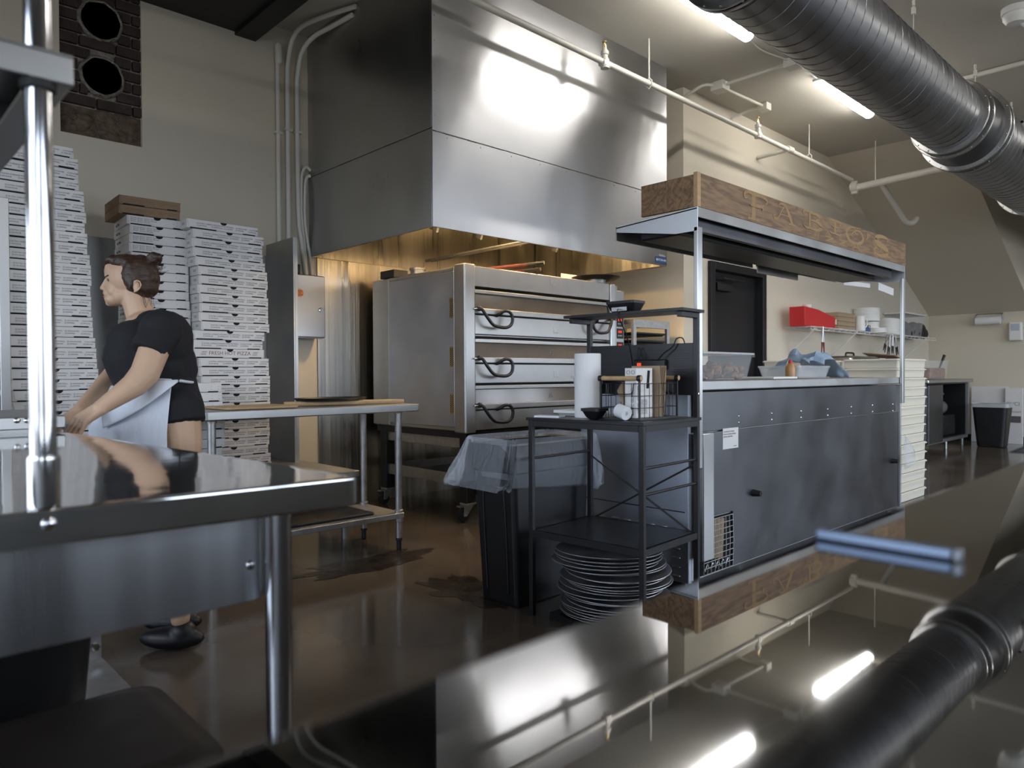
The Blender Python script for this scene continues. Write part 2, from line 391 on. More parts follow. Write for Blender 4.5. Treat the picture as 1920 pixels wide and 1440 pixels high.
obj('mortar_bed', box(N(), (1.113, 5.392, 2.656), (1.599, 5.455, 3.8)), M['mortar'], bx)
bm = N()
for i in range(26):      # rough broken plaster along the foot of the patch
    x = random.uniform(1.15, 1.56); ell(bm, (x, 5.40, random.uniform(2.69, 2.83)), (random.uniform(.04, .08), .03, random.uniform(.025, .045)), u=10, v=6)
box(bm, (1.113, 5.385, 2.656), (1.599, 5.43, 2.85))
obj('rough_plaster', bm, M['plaster'], bx)
for hx, hz in ((1.36, 3.077), (1.355, 3.441)):
    bm = N(); rg = []
    for k in range(48):
        a = 2*PI*k/48; wob = 1+.07*noise.noise(Vector((cos(a)*2.2+hz*5, sin(a)*2.2, 0)))
        rg.append([(Vector((hx+r*wob*cos(a), y, hz+r*wob*sin(a)))) for r, y in ((.118, 5.36), (.126, 5.352), (.137, 5.368), (.140, 5.42), (.118, 5.42))])
    loft(bm, rg, closed=True); obj('mortar_ring', bm, M['mortar'], bx)
    obj('flue_hole', lathe(N(), (hx, 5.36, hz), [(.120, 0), (.124, -.004), (.124, .08), (.0, .08), (.0, .07), (.116, .07), (.116, 0)], ax=(0, 1, 0)), M['black_paint'], bx)
# floor stains
for nm, px, py, s in (('dark wet patch on the floor in front of the work table legs', 700, 1055, (.42, .16)), ('dark wet patch on the floor beside the black bin', 890, 1110, (.16, .32))):
    c = P(px, py, Z=0); bm = N(); pts = []
    for k in range(60):
        a = 2*PI*k/60; q = 1+.45*noise.noise(Vector((cos(a)*2.6+px, sin(a)*2.6, 0)))+.18*noise.noise(Vector((cos(a)*9, sin(a)*9, px)))
        pts.append(bm.verts.new((c.x+s[0]*q*cos(a), c.y+s[1]*q*sin(a), .0012)))
    bm.faces.new(pts); tag(obj('floor_stain', bm, M['stain']), nm, 'stain')

# ================================================================== EXTRACTION HOOD
hx0, hx1, hy0, hy1, hz = 2.84, 5.45, 3.71, 5.345, 2.035
hd = thing('extraction_hood', 'huge brushed steel extraction hood hanging over the pizza oven', 'hood', (4.1, 4.5, hz))
bm = N(); t = .012
box(bm, (hx0, hy0, hz), (hx1, hy0+t, 2.648)); box(bm, (hx0, hy0, 2.654), (hx1, hy0+t, 3.799))
obj('front_panel', bm, M['steel_hood'], hd, bevel=.002)
bm = N(); box(bm, (hx0, hy0+t, hz), (hx0+t, hy1, 2.668)); box(bm, (hx0, hy0+t, 2.674), (hx0+t, hy1, 3.799))
obj('side_panel', bm, M['steel'], hd, bevel=.002)
obj('side_panel', box(N(), (hx1-t, hy0+t, hz), (hx1, hy1, 3.799)), M['steel'], hd, bevel=.002)
bm = N(); box(bm, (hx0+t, hy1-.01, hz), (hx1-t, hy1, 2.75)); box(bm, (hx0+t, hy0+t, 2.72), (hx1-t, hy1-.01, 2.75))
box(bm, (hx0+t, hy0+t, hz+.005), (hx0+.03, hy1-.02, 2.7)); box(bm, (hx0+t, hy0+t, hz+.005), (hx1-t, hy0+.03, 2.7)); box(bm, (hx1-.03, hy0+t, hz+.005), (hx1-t, hy1-.02, 2.7))
obj('inner_lining', bm, M['steel_streak'], hd, bevel=.002)
bm = N(); box(bm, (hx0+.02, 4.45, 2.25), (hx1-.02, 4.50, 2.72), rot=(rad(25), 0, 0)); 
for k in range(5): box(bm, (hx0+.2+k*.46, 4.42, 2.2), (hx0+.22+k*.46, 4.52, 2.72), rot=(rad(25), 0, 0))
obj('grease_filter_bank', bm, M['steel_dull'], hd)
bm = N(); tube(bm, [(3.9, 3.80, 2.10), (3.9, 5.2, 2.10)], .012); tube(bm, [(3.96, 3.80, 2.10), (3.96, 5.2, 2.10)], .006); obj('gas_pipe', bm, M['galv'], hd)
for x in (3.35, 4.75):
    l_ = obj('hood_lamp', lathe(N(), (x, 4.05, 2.62), [(.0, -.06), (.05, -.055), (.075, -.02), (.075, .06), (.0, .1)]), M['hood_lamp'], hd)
bm = N()
for k in range(9): ell(bm, (hx0+.12+k*.29, hy0-.001, 2.625), (.005, .003, .005), u=8, v=6)
for k in range(7): ell(bm, (hx0+.02, hy0-.001, 2.75+k*.16), (.005, .003, .005), u=8, v=6); ell(bm, (hx1-.02, hy0-.001, 2.3+k*.24), (.005, .003, .005), u=8, v=6)
for k in range(4): ell(bm, (hx0-.001, 4.0+k*.38, 2.70), (.003, .005, .005), u=8, v=6)
obj('rivet', bm, M['steel_dull'], hd).__setitem__('kind', 'stuff')
bm = N(); box(bm, (5.27, hy0-.003, 2.055), (5.44, hy0-.0005, 2.11)); lb = obj('maker_label', bm, M['blue_label'], hd)
bm = N(); box(bm, (5.33, hy0-.003, 2.115), (5.42, hy0-.0005, 2.135)); obj('maker_label', bm, M['steel_dull'], hd)
text('lettering', 'ECON-AIR', .026, M['paper_plain'], lb, T(5.31, hy0-.0035, 2.083) @ FRONT, local=False)
bm = N(); a = (5.292, 2.083)
for s in (-1, 1): box(bm, (a[0]-.012, hy0-.0045, a[1]-.003), (a[0]+.012, hy0-.0032, a[1]+.003), rot=(0, s*rad(45), 0))
obj('logo', bm, M['paper_plain'], lb)
# caulk strip where hood meets ceiling/wall
# steel sheet on the wall under the hood
tag(obj('wall_sheet', box(N(), (2.905, 5.335, 0), (5.45, 5.349, 2.034)), M['steel_streak']), 'tall stainless sheet fixed to the wall behind the oven', 'wall cladding')

# ================================================================== OVEN
ox0, ox1, oy0, oy1, oz0, oz1 = 3.34, 5.19, 4.0, 5.2, .665, 1.88
ov = thing('pizza_deck_oven', 'tall stainless three-deck pizza oven on black legs under the hood', 'oven', (4.26, 4.6, 0))
obj('body', box(N(), (ox0+.02, oy0+.05, oz0), (ox1-.02, oy1, oz1-.01)), M['steel_dull'], ov, bevel=.004)
bm = N(); box(bm, (ox0-.004, oy0+.115, oz0+.03), (ox0+.02, oy1-.24, oz1-.04)); obj('side_panel', bm, M['window_blue_steel'], ov, bevel=.003)
bm = N(); box(bm, (ox0, oy1-.235, oz0+.01), (ox0+.02, oy1, oz1-.02)); box(bm, (ox0, oy0+.12, oz1-.038), (ox0+.02, oy1-.24, oz1-.012)); obj('side_panel', bm, M['steel_dull'], ov, bevel=.003)
obj('corner_post', box(N(), (ox0-.012, oy0-.02, oz0-.01), (ox0+.09, oy0+.112, oz1+.005)), M['steel_dull'], ov, bevel=.012)
obj('corner_post', box(N(), (5.00, oy0-.015, oz0), (5.06, oy0+.05, oz1-.01)), M['steel'], ov, bevel=.006)
bm = N(); y = oy0
for z0 in (1.727, ): box(bm, (ox0+.09, y+.004, z0), (5.0, y+.05, oz1-.005))
obj('top_panel', bm, M['steel_dull'], ov, bevel=.004)
obj('patch', box(N(), (4.24, y+.001, 1.80), (4.31, y+.005, 1.845)), M['galv'], ov)
for k, zt in enumerate((1.727, 1.367, 1.023)):
    dk = obj('deck_front', box(N(), (ox0+.09, y+.035, zt-.36+.01), (5.0, y+.05, zt)), M['dark_gap'], ov)
    obj('trim_rail', box(N(), (ox0+.09, y+.0, zt-.05), (5.0, y+.04, zt-.022)), M['steel_dull'], dk, bevel=.004)
    obj('glass', box(N(), (ox0+.10, y+.016, zt-.16), (4.985, y+.03, zt-.05), rot=(rad(-7), 0, 0)), M['glass_oven'], dk)
    obj('door_rail', box(N(), (ox0+.09, y-.008, zt-.20), (5.0, y+.03, zt-.158)), M['steel_dull'], dk, bevel=.005)
    obj('lower_panel', box(N(), (ox0+.09, y+.004, zt-.350), (5.0, y+.04, zt-.207)), M['steel_dull'], dk, bevel=.004)
    if k < 2: obj('badge', box(N(), (4.28, y+.001, zt-.31), (4.34, y+.005, zt-.265)), M['galv'], dk, bevel=.008)
    if k:
        bm = N(); c = (4.25, y-.001, zt-.115); tube(bm, [(c[0]-.022, c[1]+.01, c[2]-.015), (c[0], c[1]+.008, c[2]+.022), (c[0]+.022, c[1]+.01, c[2]-.015)], .0022, closed=True, seg=6); tube(bm, [(c[0], c[1]+.01, c[2]+.01), (c[0], c[1]+.01, c[2]-.008)], .002, seg=6); obj('hot_surface_symbol', bm, M['galv'], dk)
    zc = zt-.165
    for s, hx in ((1, 3.455), (-1, 4.99)):
        bm = N()
        pts = [(0, -.03, .0), (.02, -.045, -.01), (.05, -.06, -.06), (.10, -.07, -.115), (.16, -.075, -.13), (.235, -.075, -.13), (.285, -.072, -.10), (.295, -.07, -.05), (.27, -.066, -.012), (.225, -.055, -.008), (.20, -.03, -.03), (.195, .0, -.04)]
        tube(bm, cat([(hx+s*p[0], y+p[1], zc+p[2]) for p in pts], 5), .0125, seg=10)
        ell(bm, (hx, y-.03, zc), (.024, .018, .020)); cyl(bm, (hx-s*.005, y-.03, zc), (hx-s*.01, y, zc), .01)
        hh = obj('door_handle', bm, M['black_metal'], ov)
        obj('pivot_pin', cyl(N(), (hx-s*.055, y-.03, zc-.005), (hx, y-.03, zc), .007), M['chrome'], hh)
    bm = N()
    gx0 = oy0+.12
    for a in range(3):
        for b in range(9): cyl(bm, (ox0-.006, gx0+.008+a*.014, zc+.07-b*.0145-(.007 if a % 2 else 0)), (ox0-.0035, gx0+.008+a*.014, zc+.07-b*.0145-(.007 if a % 2 else 0)), .0045, seg=8)
    gr = obj('vent_grille', box(N(), (ox0-.0055, gx0, zc-.065), (ox0-.0035, gx0+.045, zc+.085)), M['brass'], ov)
    hl = obj('vent_holes', bm, M['dark_gap'], gr)
cp = obj('control_column', box(N(), (5.06, oy0-.01, oz0), (ox1, oy0+.1, oz1-.06)), M['steel_dull'], ov, bevel=.004)
for z in (1.66, 1.545, 1.44, 1.32, 1.1, .93):
    pn = obj('control_display', box(N(), (5.085, oy0-.016, z-.045), (5.175, oy0-.008, z+.045)), M['black_plastic'], cp, bevel=.003)
    bm = N(); box(bm, (5.10, oy0-.0175, z+.005), (5.11, oy0-.0155, z+.025)); box(bm, (5.118, oy0-.0175, z+.005), (5.128, oy0-.0155, z+.025)); box(bm, (5.136, oy0-.0175, z+.005), (5.146, oy0-.0155, z+.025)); obj('red_digits', bm, M['led_red'], pn)
    bm = N()
    for a in range(3): cyl(bm, (5.10+a*.022, oy0-.016, z-.02), (5.10+a*.022, oy0-.019, z-.02), .007, seg=10)
    obj('buttons', bm, M['galv'], pn)
# stand
for x, y_ in ((ox0+.03, oy0+.02), (ox1-.10, oy0+.02), (ox0+.03, oy1-.14), (ox1-.10, oy1-.14)):
    lg = obj('leg', box(N(), (x, y_, .14), (x+.085, y_+.085, oz0-.001)), M['black_paint'], ov, bevel=.004)
    cx, cy = x+.0, y_+.04
    bm = N()
    box(bm, (x, y_, .128), (x+.09, y_+.085, .14))
    for s in (-1, 1): 
        v = [bm.verts.new(p) for p in ((x-.01, y_+.042+s*.022, .128), (x+.085, y_+.042+s*.022, .128), (x+.015, y_+.042+s*.022, .045), (x-.015, y_+.042+s*.022, .045))]
        w = [bm.verts.new(p.co+Vector((0, s*.003, 0))) for p in v]
        bm.faces.new(v); bm.faces.new(w)
        for i in range(4): bm.faces.new((v[i], v[(i+1) % 4], w[(i+1) % 4], w[i]))
    box(bm, (x-.05, y_+.025, .115), (x+.0, y_+.06, .125)); cyl(bm, (x, y_+.012, .053), (x, y_+.072, .053), .009)
    cs = obj('caster', bm, M['galv'], lg, bevel=.001)
    obj('wheel', lathe(N(), (x, y_+.042, .053), [(.0, -.017), (.030, -.017), (.048, -.014), (.052, -.008), (.052, .008), (.048, .014), (.03, .017), (.0, .017)], ax=(0, 1, 0)), M['rubber'], cs)
obj('base_frame', box(N(), (ox0+.02, oy0+.02, oz0-.05), (ox1-.02, oy1-.02, oz0-.001)), M['black_paint'], ov)
bm = N()
for z in (.54, .26):
    box(bm, (ox0+.05, oy0+.1, z), (ox0+.075, oy1-.1, z+.085)); box(bm, (ox1-.075, oy0+.1, z), (ox1-.05, oy1-.1, z+.085))
    box(bm, (ox0+.05, oy1-.12, z), (ox1-.05, oy1-.1, z+.085))
    if z < .3: box(bm, (ox0+.075, oy0+.1, z+.01), (ox1-.075, oy1-.12, z+.02))
obj('stand_rails', bm, M['galv'], ov, bevel=.002)
obj('skirt', box(N(), (ox0+.11, oy0+.01, .20), (ox0+.30, oy0+.03, oz0-.06)), M['black_paint'], ov)
# things on top of the oven
bm = N(); box(bm, (ox0+.03, 4.93, 1.881), (ox0+.17, 5.13, 1.945)); tag(obj('relay_box', bm, M['black_plastic'], bevel=.004), 'small black electrical box on the rear left corner of the oven roof', 'electrical box')
bm = N(); cyl(bm, (ox0+.32, 5.0, 1.88), (ox0+.32, 5.0, 1.97), .06); cyl(bm, (ox0+.32, 5.0, 1.97), (ox0+.32, 5.0, 1.985), .07); tag(obj('oven_flue', bm, M['galv']), 'short round metal flue cap on the oven roof behind the black box', 'flue')
def peel(name, a, b, zt, label):
    a, b = Vector(a), Vector(b); r = thing(name, label, 'pizza peel', a)
    obj('handle', capsule_handle(a, b), M['red_wood'], r); d = (b-a).normalized()
    obj('grip', tube(N(), [b-d*.02, b+d*.12], .0145), M['black_metal'], r)
    e_ = N(); x = Vector((-d.y, d.x, 0)); c = a-d*.16
    ring = [c+x*q*.14+d*w*.17 for q, w in ((-1, -1), (1, -1), (1, .6), (.8, .95), (-.8, .95), (-1, .6))]
    loft(e_, [ring, [p+Vector((0, 0, .004)) for p in ring]]); obj('blade', e_, M['galv'], r)
def capsule_handle(a, b): return tube(N(), [a, b], .0135)
peel('pizza_peel', (3.78, 4.72, 1.93), (4.06, 4.05, 1.955), 1.9, 'long-handled peel lying on the oven roof, its red handle the uppermost with a black tip')
peel('pizza_peel', (3.92, 4.70, 1.905), (4.10, 4.12, 1.915), 1.9, 'long-handled peel on the oven roof, red handle lying lower and to the right')
pp = thing('pizza_on_pan', 'baked pizza on a round dark pan at the right end of the oven roof', 'pizza', (4.98, 4.14, 1.88))
obj('stand', lathe(N(), (4.98, 4.14, 1.881), [(.09, 0), (.09, .035), (.0, .035)]), M['galv'], pp)
obj('pan', lathe(N(), (4.98, 4.14, 1.917), [(.0, 0), (.17, 0), (.215, .022), (.218, .022), (.172, -.003), (.0, -.003)]), M['black_metal'], pp)
bm = N(); lathe(bm, (4.98, 4.14, 1.922), [(.0, 0), (.185, 0), (.195, .012), (.175, .022), (.16, .014), (.0, .016)]); obj('pizza', bm, M['pizza'], pp)
tag(obj('notice_sheet', box(N(), (4.86, 4.45, 1.882), (5.08, 4.452, 2.0)), M['white_board']), 'small white printed sheet standing on the oven roof behind the pizza', 'sheet')

# fire-suppression cabinet and conduits
cb = thing('control_cabinet', 'stainless wall cabinet with a round orange sticker beside the hood', 'cabinet', (2.75, 5.26, 1.375))
obj('case', box(N(), (2.60, 5.20, 1.375), (2.885, 5.345, 1.87)), M['steel'], cb, bevel=.003)
obj('door', box(N(), (2.602, 5.175, 1.38), (2.883, 5.198, 1.865)), M['steel_door'], cb, bevel=.006)
obj('lock', lathe(N(), (2.84, 5.175, 1.60), [(.016, 0), (.016, -.006), (0, -.008)], ax=(0, 1, 0)), M['chrome'], cb)
st = obj('round_sticker', lathe(N(), (2.665, 5.1745, 1.72), [(.033, 0), (.033, -.001), (0, -.001)], ax=(0, 1, 0)), M['orange'], cb)
bm = N()
for i, s in enumerate(('SERVICE', 'DUE', 'KITCHEN')): merge_text(bm, s, .012, T(2.665, 5.172, 1.735-i*.015) @ FRONT, 'CENTER')
obj('lettering', bm, M['ink'], st)
tag(obj('cable_gland_block', box(N(), (2.60, 5.22, 1.872), (2.70, 5.33, 1.95)), M['black_plastic'], bevel=.01), 'small black box sitting on top of the steel wall cabinet', 'electrical box')
def pipe(name, pts, r, label, cat_='conduit', m_='white_pipe', parent=None, g=None):
    o = obj(name, tube(N(), pts, r, seg=14), M[m_], parent)
    if label: tag(o, label, cat_, g)
    return o
yw = 5.325
c1 = pipe('conduit', [(2.575, yw, 1.2), (2.575, yw, 3.52)], .016, 'leftmost vertical white conduit on the back wall, ending in an oval fitting')
obj('elbow_fitting', box(N(), (2.555, yw-.035, 3.50), (2.60, yw+.015, 3.66)), M['white_pipe'], c1, bevel=.018, seg=4)
bm = N(); box(bm, (2.545, yw-.02, 2.96), (2.605, yw+.018, 2.975)); obj('strap', bm, M['white_pipe'], c1)
c2 = pipe('conduit', cat([(2.655, yw, 1.955), (2.655, yw, 2.4), (2.655, yw, 3.35), (2.66, yw-.01, 3.55), (2.665, yw-.08, 3.70), (2.68, yw-.22, 3.755), (2.75, 4.85, 3.765), (2.83, 4.6, 3.765)], 8), .018, 'middle white conduit rising up the back wall and bending under the ceiling to the hood')
c3 = pipe('conduit', cat([(2.80, yw, 1.88), (2.765, yw, 2.15), (2.74, yw, 2.4), (2.735, yw, 3.3), (2.74, yw-.01, 3.48), (2.75, yw-.06, 3.62), (2.77, yw-.2, 3.70), (2.81, 4.9, 3.72), (2.83, 4.65, 3.72)], 8), .018, 'right white conduit that bends over to the hood just below the ceiling')
for c_, x in ((c2, 2.655), (c3, 2.737)): obj('strap', box(N(), (x-.03, yw-.022, 3.0), (x+.03, yw+.018, 3.015)), M['white_pipe'], c_)
pipe('hooked_conduit', cat([(2.80, yw, 1.88), (2.79, yw, 2.1), (2.765, yw, 2.35), (2.765, yw, 2.60), (2.775, yw, 2.70), (2.805, yw-.01, 2.745), (2.838, yw-.02, 2.72)], 8), .013, 'outer of two thin white conduits hooking over into the hood side')
pipe('hooked_conduit', cat([(2.85, yw, 1.88), (2.84, yw, 2.0), (2.795, yw, 2.3), (2.795, yw, 2.56), (2.81, yw, 2.66), (2.838, yw-.02, 2.68)], 8), .013, 'inner of two thin white conduits hooking over into the hood side')

# ================================================================== DUCT, PIPES, CEILING LIGHTS
dc = thing('spiral_duct', 'large grey spiral ventilation duct hanging across the ceiling', 'duct', (5, 1.81, 2.9))
ay, az, R1, R2 = 1.81, 3.147, .255, .312
def seam(bm, x0, x1, R, pitch):
    n = int((x1-x0)/pitch*28); pts = [(x0+(x1-x0)*i/n, ay+R*cos(2*PI*i/28), az+R*sin(2*PI*i/28)) for i in range(n+1)]
    tube(bm, pts, .0035, seg=5)
bm = N(); cyl(bm, (3.08, ay, az), (6.62, ay, az), R1, seg=64); obj('duct_section', bm, M['duct'], dc)
bm = N(); seam(bm, 3.12, 6.6, R1+.0005, .115); s_ = obj('spiral_seam', bm, M['duct'], dc)
bm = N(); cyl(bm, (-2.6, ay, az), (3.08, ay, az), R1-.003, seg=64); obj('duct_section', bm, M['duct'], dc)
bm = N(); seam(bm, -2.5, 3.04, R1-.0025, .13); obj('spiral_seam', bm, M['duct'], dc)
bm = N(); cyl(bm, (6.62, ay, az), (7.05, ay, az), R1+.01, R2, seg=64); obj('reducer', bm, M['steel_dark'], dc)
bm = N(); cyl(bm, (7.05, ay, az), (12.9, ay, az), R2, seg=64); obj('duct_section', bm, M['duct'], dc)
bm = N(); seam(bm, 7.1, 12.8, R2+.0005, .13); obj('spiral_seam', bm, M['duct'], dc)
for x, R in ((3.24, R1+.010), (3.20, R1+.010), (6.62, R1+.012), (6.70, R1+.03), (7.05, R2+.01), (7.15, R2+.01), (9.6, R2+.012)):
    bm = N(); lathe(bm, (x, ay, az), [(R-.03, -.012), (R+.022, -.012), (R+.026, -.004), (R+.026, .004), (R+.022, .012), (R-.03, .012)], seg=64, ax=(1, 0, 0))
    for k in range(18): ell(bm, (x-.013, ay+(R+.012)*cos(2*PI*k/18), az+(R+.012)*sin(2*PI*k/18)), (.006, .006, .006), u=8, v=6)
    obj('flange', bm, M['steel'], dc)
bm = N()
g = thing('supply_grille', 'white slotted air grille let into the side of the duct', 'grille', (8.05, ay-.2, az))
an = rad(205)
def onduct(x, a, r): return Vector((x, ay+r*cos(a), az+r*sin(a)))
bm = N()
for a0 in (150, 196):
    ring = [onduct(x, rad(a), R2+.012) for x, a in ()]
for a_, b_ in ((148, 152), (196, 200)): loft(bm, [[onduct(7.75, rad(a_), R2), onduct(7.75, rad(b_), R2), onduct(7.75, rad(b_), R2+.02), onduct(7.75, rad(a_), R2+.02)], [onduct(8.5, rad(a_), R2), onduct(8.5, rad(b_), R2), onduct(8.5, rad(b_), R2+.02), onduct(8.5, rad(a_), R2+.02)]])
for x in (7.75, 8.48): loft(bm, [[onduct(x, rad(148+k*6.5), R2), onduct(x+.02, rad(148+k*6.5), R2), onduct(x+.02, rad(148+k*6.5), R2+.02), onduct(x, rad(148+k*6.5), R2+.02)] for k in range(9)])
obj('frame', bm, M['white_plastic'], g)
bm = N()
for k in range(9): loft(bm, [[onduct(x, rad(154+k*4.8), R2+.001), onduct(x, rad(156+k*4.8), R2+.001), onduct(x, rad(156+k*4.8), R2+.016), onduct(x, rad(154+k*4.8), R2+.016)] for x in (7.77, 8.48)])
obj('slats', bm, M['white_plastic'], g)
for x in (5.8, 7.405, 8.7):
    w = thing('duct_hanger', {5.8: 'wire hanger holding the narrow part of the spiral duct', 7.405: 'wire hanger just past the duct reducer, nearest the big flange', 8.7: 'wire hanger over the far wide end of the duct'}[x], 'hanger', (x, ay, az+R1))
    zt = az+(R1 if x < 7 else R2)
    obj('cable', tube(N(), [(x, ay, zt-.002), (x, ay, 3.8)], .004, seg=6), M['white_pipe'], w)
    bm = N(); box(bm, (x-.015, ay-.012, 3.70), (x+.015, ay+.012, 3.75)); cyl(bm, (x, ay, 3.76), (x, ay, 3.8), .010); box(bm, (x-.015, ay-.012, zt+.03), (x+.015, ay+.012, zt+.07)); obj('clamp', bm, M['white_pipe'], w)

py_, pz = 3.486, 3.425
sp = thing('sprinkler_pipe', 'long thin white sprinkler pipe running in front of the hood and over the station', 'pipe', (5.5, py_, pz))
obj('pipe', tube(N(), [(2.2, py_, pz+.03), (9.0, py_, pz-.02)], .023, seg=14), M['white_pipe'], sp)
for x, lab in ((4.30, 0), (6.85, 1)):
    x = {0: P(1134, 122, Y=py_).x, 1: P(1421, 245, Y=py_).x}[lab]
    bm = N(); lathe(bm, (x, py_, pz), [(.032, -.03), (.034, 0), (.032, .04), (.024, .045), (.022, .07), (.030, .075), (.030, .10), (.018, .105), (.016, .125), (0, .125)], seg=18)
    cyl(bm, (x-.04, py_, pz+.004), (x+.04, py_, pz+.004), .031)
    s1 = obj('sprinkler_tee', bm, M['white_pipe'], sp)
    bm = N(); tube(bm, [(x-.014, py_, pz+.122), (x-.014, py_, pz+.15), (x, py_, pz+.165), (x+.014, py_, pz+.15), (x+.014, py_, pz+.122)], .0045, seg=6); cyl(bm, (x, py_, pz+.12), (x, py_, pz+.165), .005); cyl(bm, (x, py_, pz+.168), (x, py_, pz+.172), .02); obj('sprinkler_head', bm, M['brass'], s1)
for px, yt, yb in ((1217, 65, 155), (1517, 226, 290)):
    x = P(px, yb, Y=py_).x; bm = N(); cyl(bm, (x, py_, pz+.03), (x, py_, 3.8), .006, seg=8)
    tube(bm, [(x, py_-.0, pz+.06), (x, py_-.028, pz+.03), (x, py_-.03, pz), (x, py_, pz-.03), (x, py_+.03, pz), (x, py_+.028, pz+.03)], .005, closed=True, seg=6); obj('hanger_rod', bm, M['white_pipe'], sp)
x = 7.36; bm = N(); cyl(bm, (x-.05, py_, pz), (x+.05, py_, pz), .034); cyl(bm, (x, py_, pz), (x, py_+.36, pz-.005), .021); obj('branch_pipe', bm, M['white_pipe'], sp)
mp_ = thing('sprinkler_main', 'thick white sprinkler main crossing toward the duct at the far end', 'pipe', (9.0, 2.6, 3.29))
obj('pipe', tube(N(), [(8.95, 3.44, 3.29), (8.95, 2.42, 3.33), (8.95, 2.30, 3.36), (8.95, 2.24, 3.44), (8.95, 2.23, 3.8)], .042, seg=16), M['white_pipe'], mp_)
bm = N(); cyl(bm, (8.95, 3.40, 3.30), (8.95, 3.48, 3.30), .055); box(bm, (8.93, 3.40, 3.22), (8.97, 3.47, 3.37)); obj('end_cap', bm, M['white_pipe'], mp_, bevel=.006)
obj('hanger_rod', cyl(N(), (8.95, 3.20, 3.33), (8.95, 3.20, 3.8), .006, seg=8), M['white_pipe'], mp_)
bm = N(); tube(bm, cat([(8.97, 3.14, 3.30), (9.1, 3.13, 3.22), (9.45, 3.10, 3.02), (9.62, 3.08, 2.93), (9.70, 3.03, 2.92), (9.76, 3.0, 2.98)], 5), .032, seg=12); obj('drain_pipe', bm, M['white_pipe'], mp_)
pipe('ceiling_conduit', [(7.6, 2.0, 3.775), (7.6, -1.5, 3.775)], .022, 'white pipe on the ceiling on the far side of the duct', 'pipe')
def lamp(x0, label):
    L = 1.24; y = 2.845
    t = thing('ceiling_light', label, 'light', (x0+L/2, y, 3.69), group=None)
    bm = N(); box(bm, (x0, y-.055, 3.735), (x0+L, y+.055, 3.77)); h_ = obj('housing', bm, M['white_plastic'], t, bevel=.012)
    bm = N(); pr = [(y+.052*cos(a), 3.735-.045*sin(a)) for a in [PI*k/10 for k in range(11)]]
    loft(bm, [[Vector((x, p, q)) for p, q in pr] for x in (x0+.012, x0+L-.012)]); obj('diffuser', bm, M['lens'], t, bevel=.01)
    bm = N()
    for s in (-1, 1):
        for k in range(5): box(bm, (x0+.12+k*.25, y+s*.056-.006, 3.722), (x0+.15+k*.25, y+s*.056+.006, 3.748))
    obj('clips', bm, M['galv'], t)
    bm = N(); box(bm, (x0+.2, y-.03, 3.77), (x0+.24, y+.03, 3.8)); box(bm, (x0+L-.24, y-.03, 3.77), (x0+L-.2, y+.03, 3.8)); obj('bracket', bm, M['galv'], t)
lamp(4.07, 'nearer of two long white ceiling lights, cut by the top of the picture')
lamp(6.57, 'farther of two long white ceiling lights, below the duct reducer')
def fill_lamp(x0, y, label):  # lamps out of view, added to brighten the room and far corner
    t = thing('ceiling_light', label, 'light', (x0+.62, y, 3.69))
    obj('housing', box(N(), (x0, y-.055, 3.735), (x0+1.24, y+.055, 3.799)), M['white_plastic'], t, bevel=.012)
    pr = [(y+.052*cos(a), 3.735-.045*sin(a)) for a in [PI*k/10 for k in range(11)]]
    obj('diffuser', loft(N(), [[Vector((x, p, q)) for p, q in pr] for x in (x0+.012, x0+1.228)]), M['lens'], t)
fill_lamp(1.5, -.4, 'added ceiling light out of view, behind the camera on the left')
fill_lamp(4.3, -.4, 'added ceiling light out of view, behind the camera in the middle')
fill_lamp(7.1, -.4, 'added ceiling light out of view, nearest the far wall')
fill_lamp(9.9, .1, 'added ceiling light out of view, at the far right beyond the picture')
def jbox(c, s, label):
    return tag(obj('junction_box', box(N(), (c[0]-s, c[1]-s, c[2]), (c[0]+s, c[1]+s, 3.80)), M['white_pipe'], bevel=.004), label, 'junction box')
jbox((6.10, 2.86, 3.72), .06, 'white junction box on the ceiling between the two lights')
jbox((6.10, 3.56, 3.72), .065, 'white junction box on the ceiling above the inner wall corner')
jbox((6.90, 3.53, 3.73), .05, 'small white junction box at the end of the short ceiling conduit')
pipe('ceiling_conduit', [(6.10, 2.92, 3.77), (6.10, 3.50, 3.77)], .014, 'white conduit joining two junction boxes across the ceiling')
pipe('ceiling_conduit', [(6.10, 2.80, 3.77), (6.10, 2.30, 3.77)], .014, 'short white conduit leaving the middle junction box toward the duct')
pipe('ceiling_conduit', [(6.17, 3.56, 3.77), (6.85, 3.53, 3.77)], .014, 'white conduit from the wall-corner junction box to the small box')
pipe('ceiling_conduit', cat([(6.03, 3.60, 3.77), (5.95, 3.66, 3.76), (5.93, 3.84, 3.70)], 5), .014, 'stub of white conduit bending down to the corner of the inner wall')
pipe('ceiling_conduit', cat([(6.88, 3.58, 3.77), (6.86, 3.7, 3.76), (6.80, 3.84, 3.70)], 5), .012, 'stub of white conduit from the small box down to the inner wall')
pipe('light_cable', cat([(5.32, 2.85, 3.75), (5.5, 2.93, 3.79), (5.75, 2.95, 3.79), (6.04, 2.88, 3.78)], 6), .006, 'thin white cable from the nearer light to the junction box', 'cable')
pipe('light_cable', cat([(6.16, 2.84, 3.78), (6.35, 2.88, 3.79), (6.56, 2.85, 3.76)], 6), .006, 'thin white cable from the junction box to the farther light', 'cable')
bm = N()
tube(bm, [(4.6, 2.42, 3.79), (8.4, 2.42, 3.79)], .006, seg=6); tag(obj('cable_run', bm, M['white_pipe']), 'thin straight wire fixed along the ceiling beside the duct', 'wire')
sm = thing('ceiling_sensor', 'white round dome sensor on the ceiling in the upper right corner', 'sensor', (7.35, 1.05, 3.7))
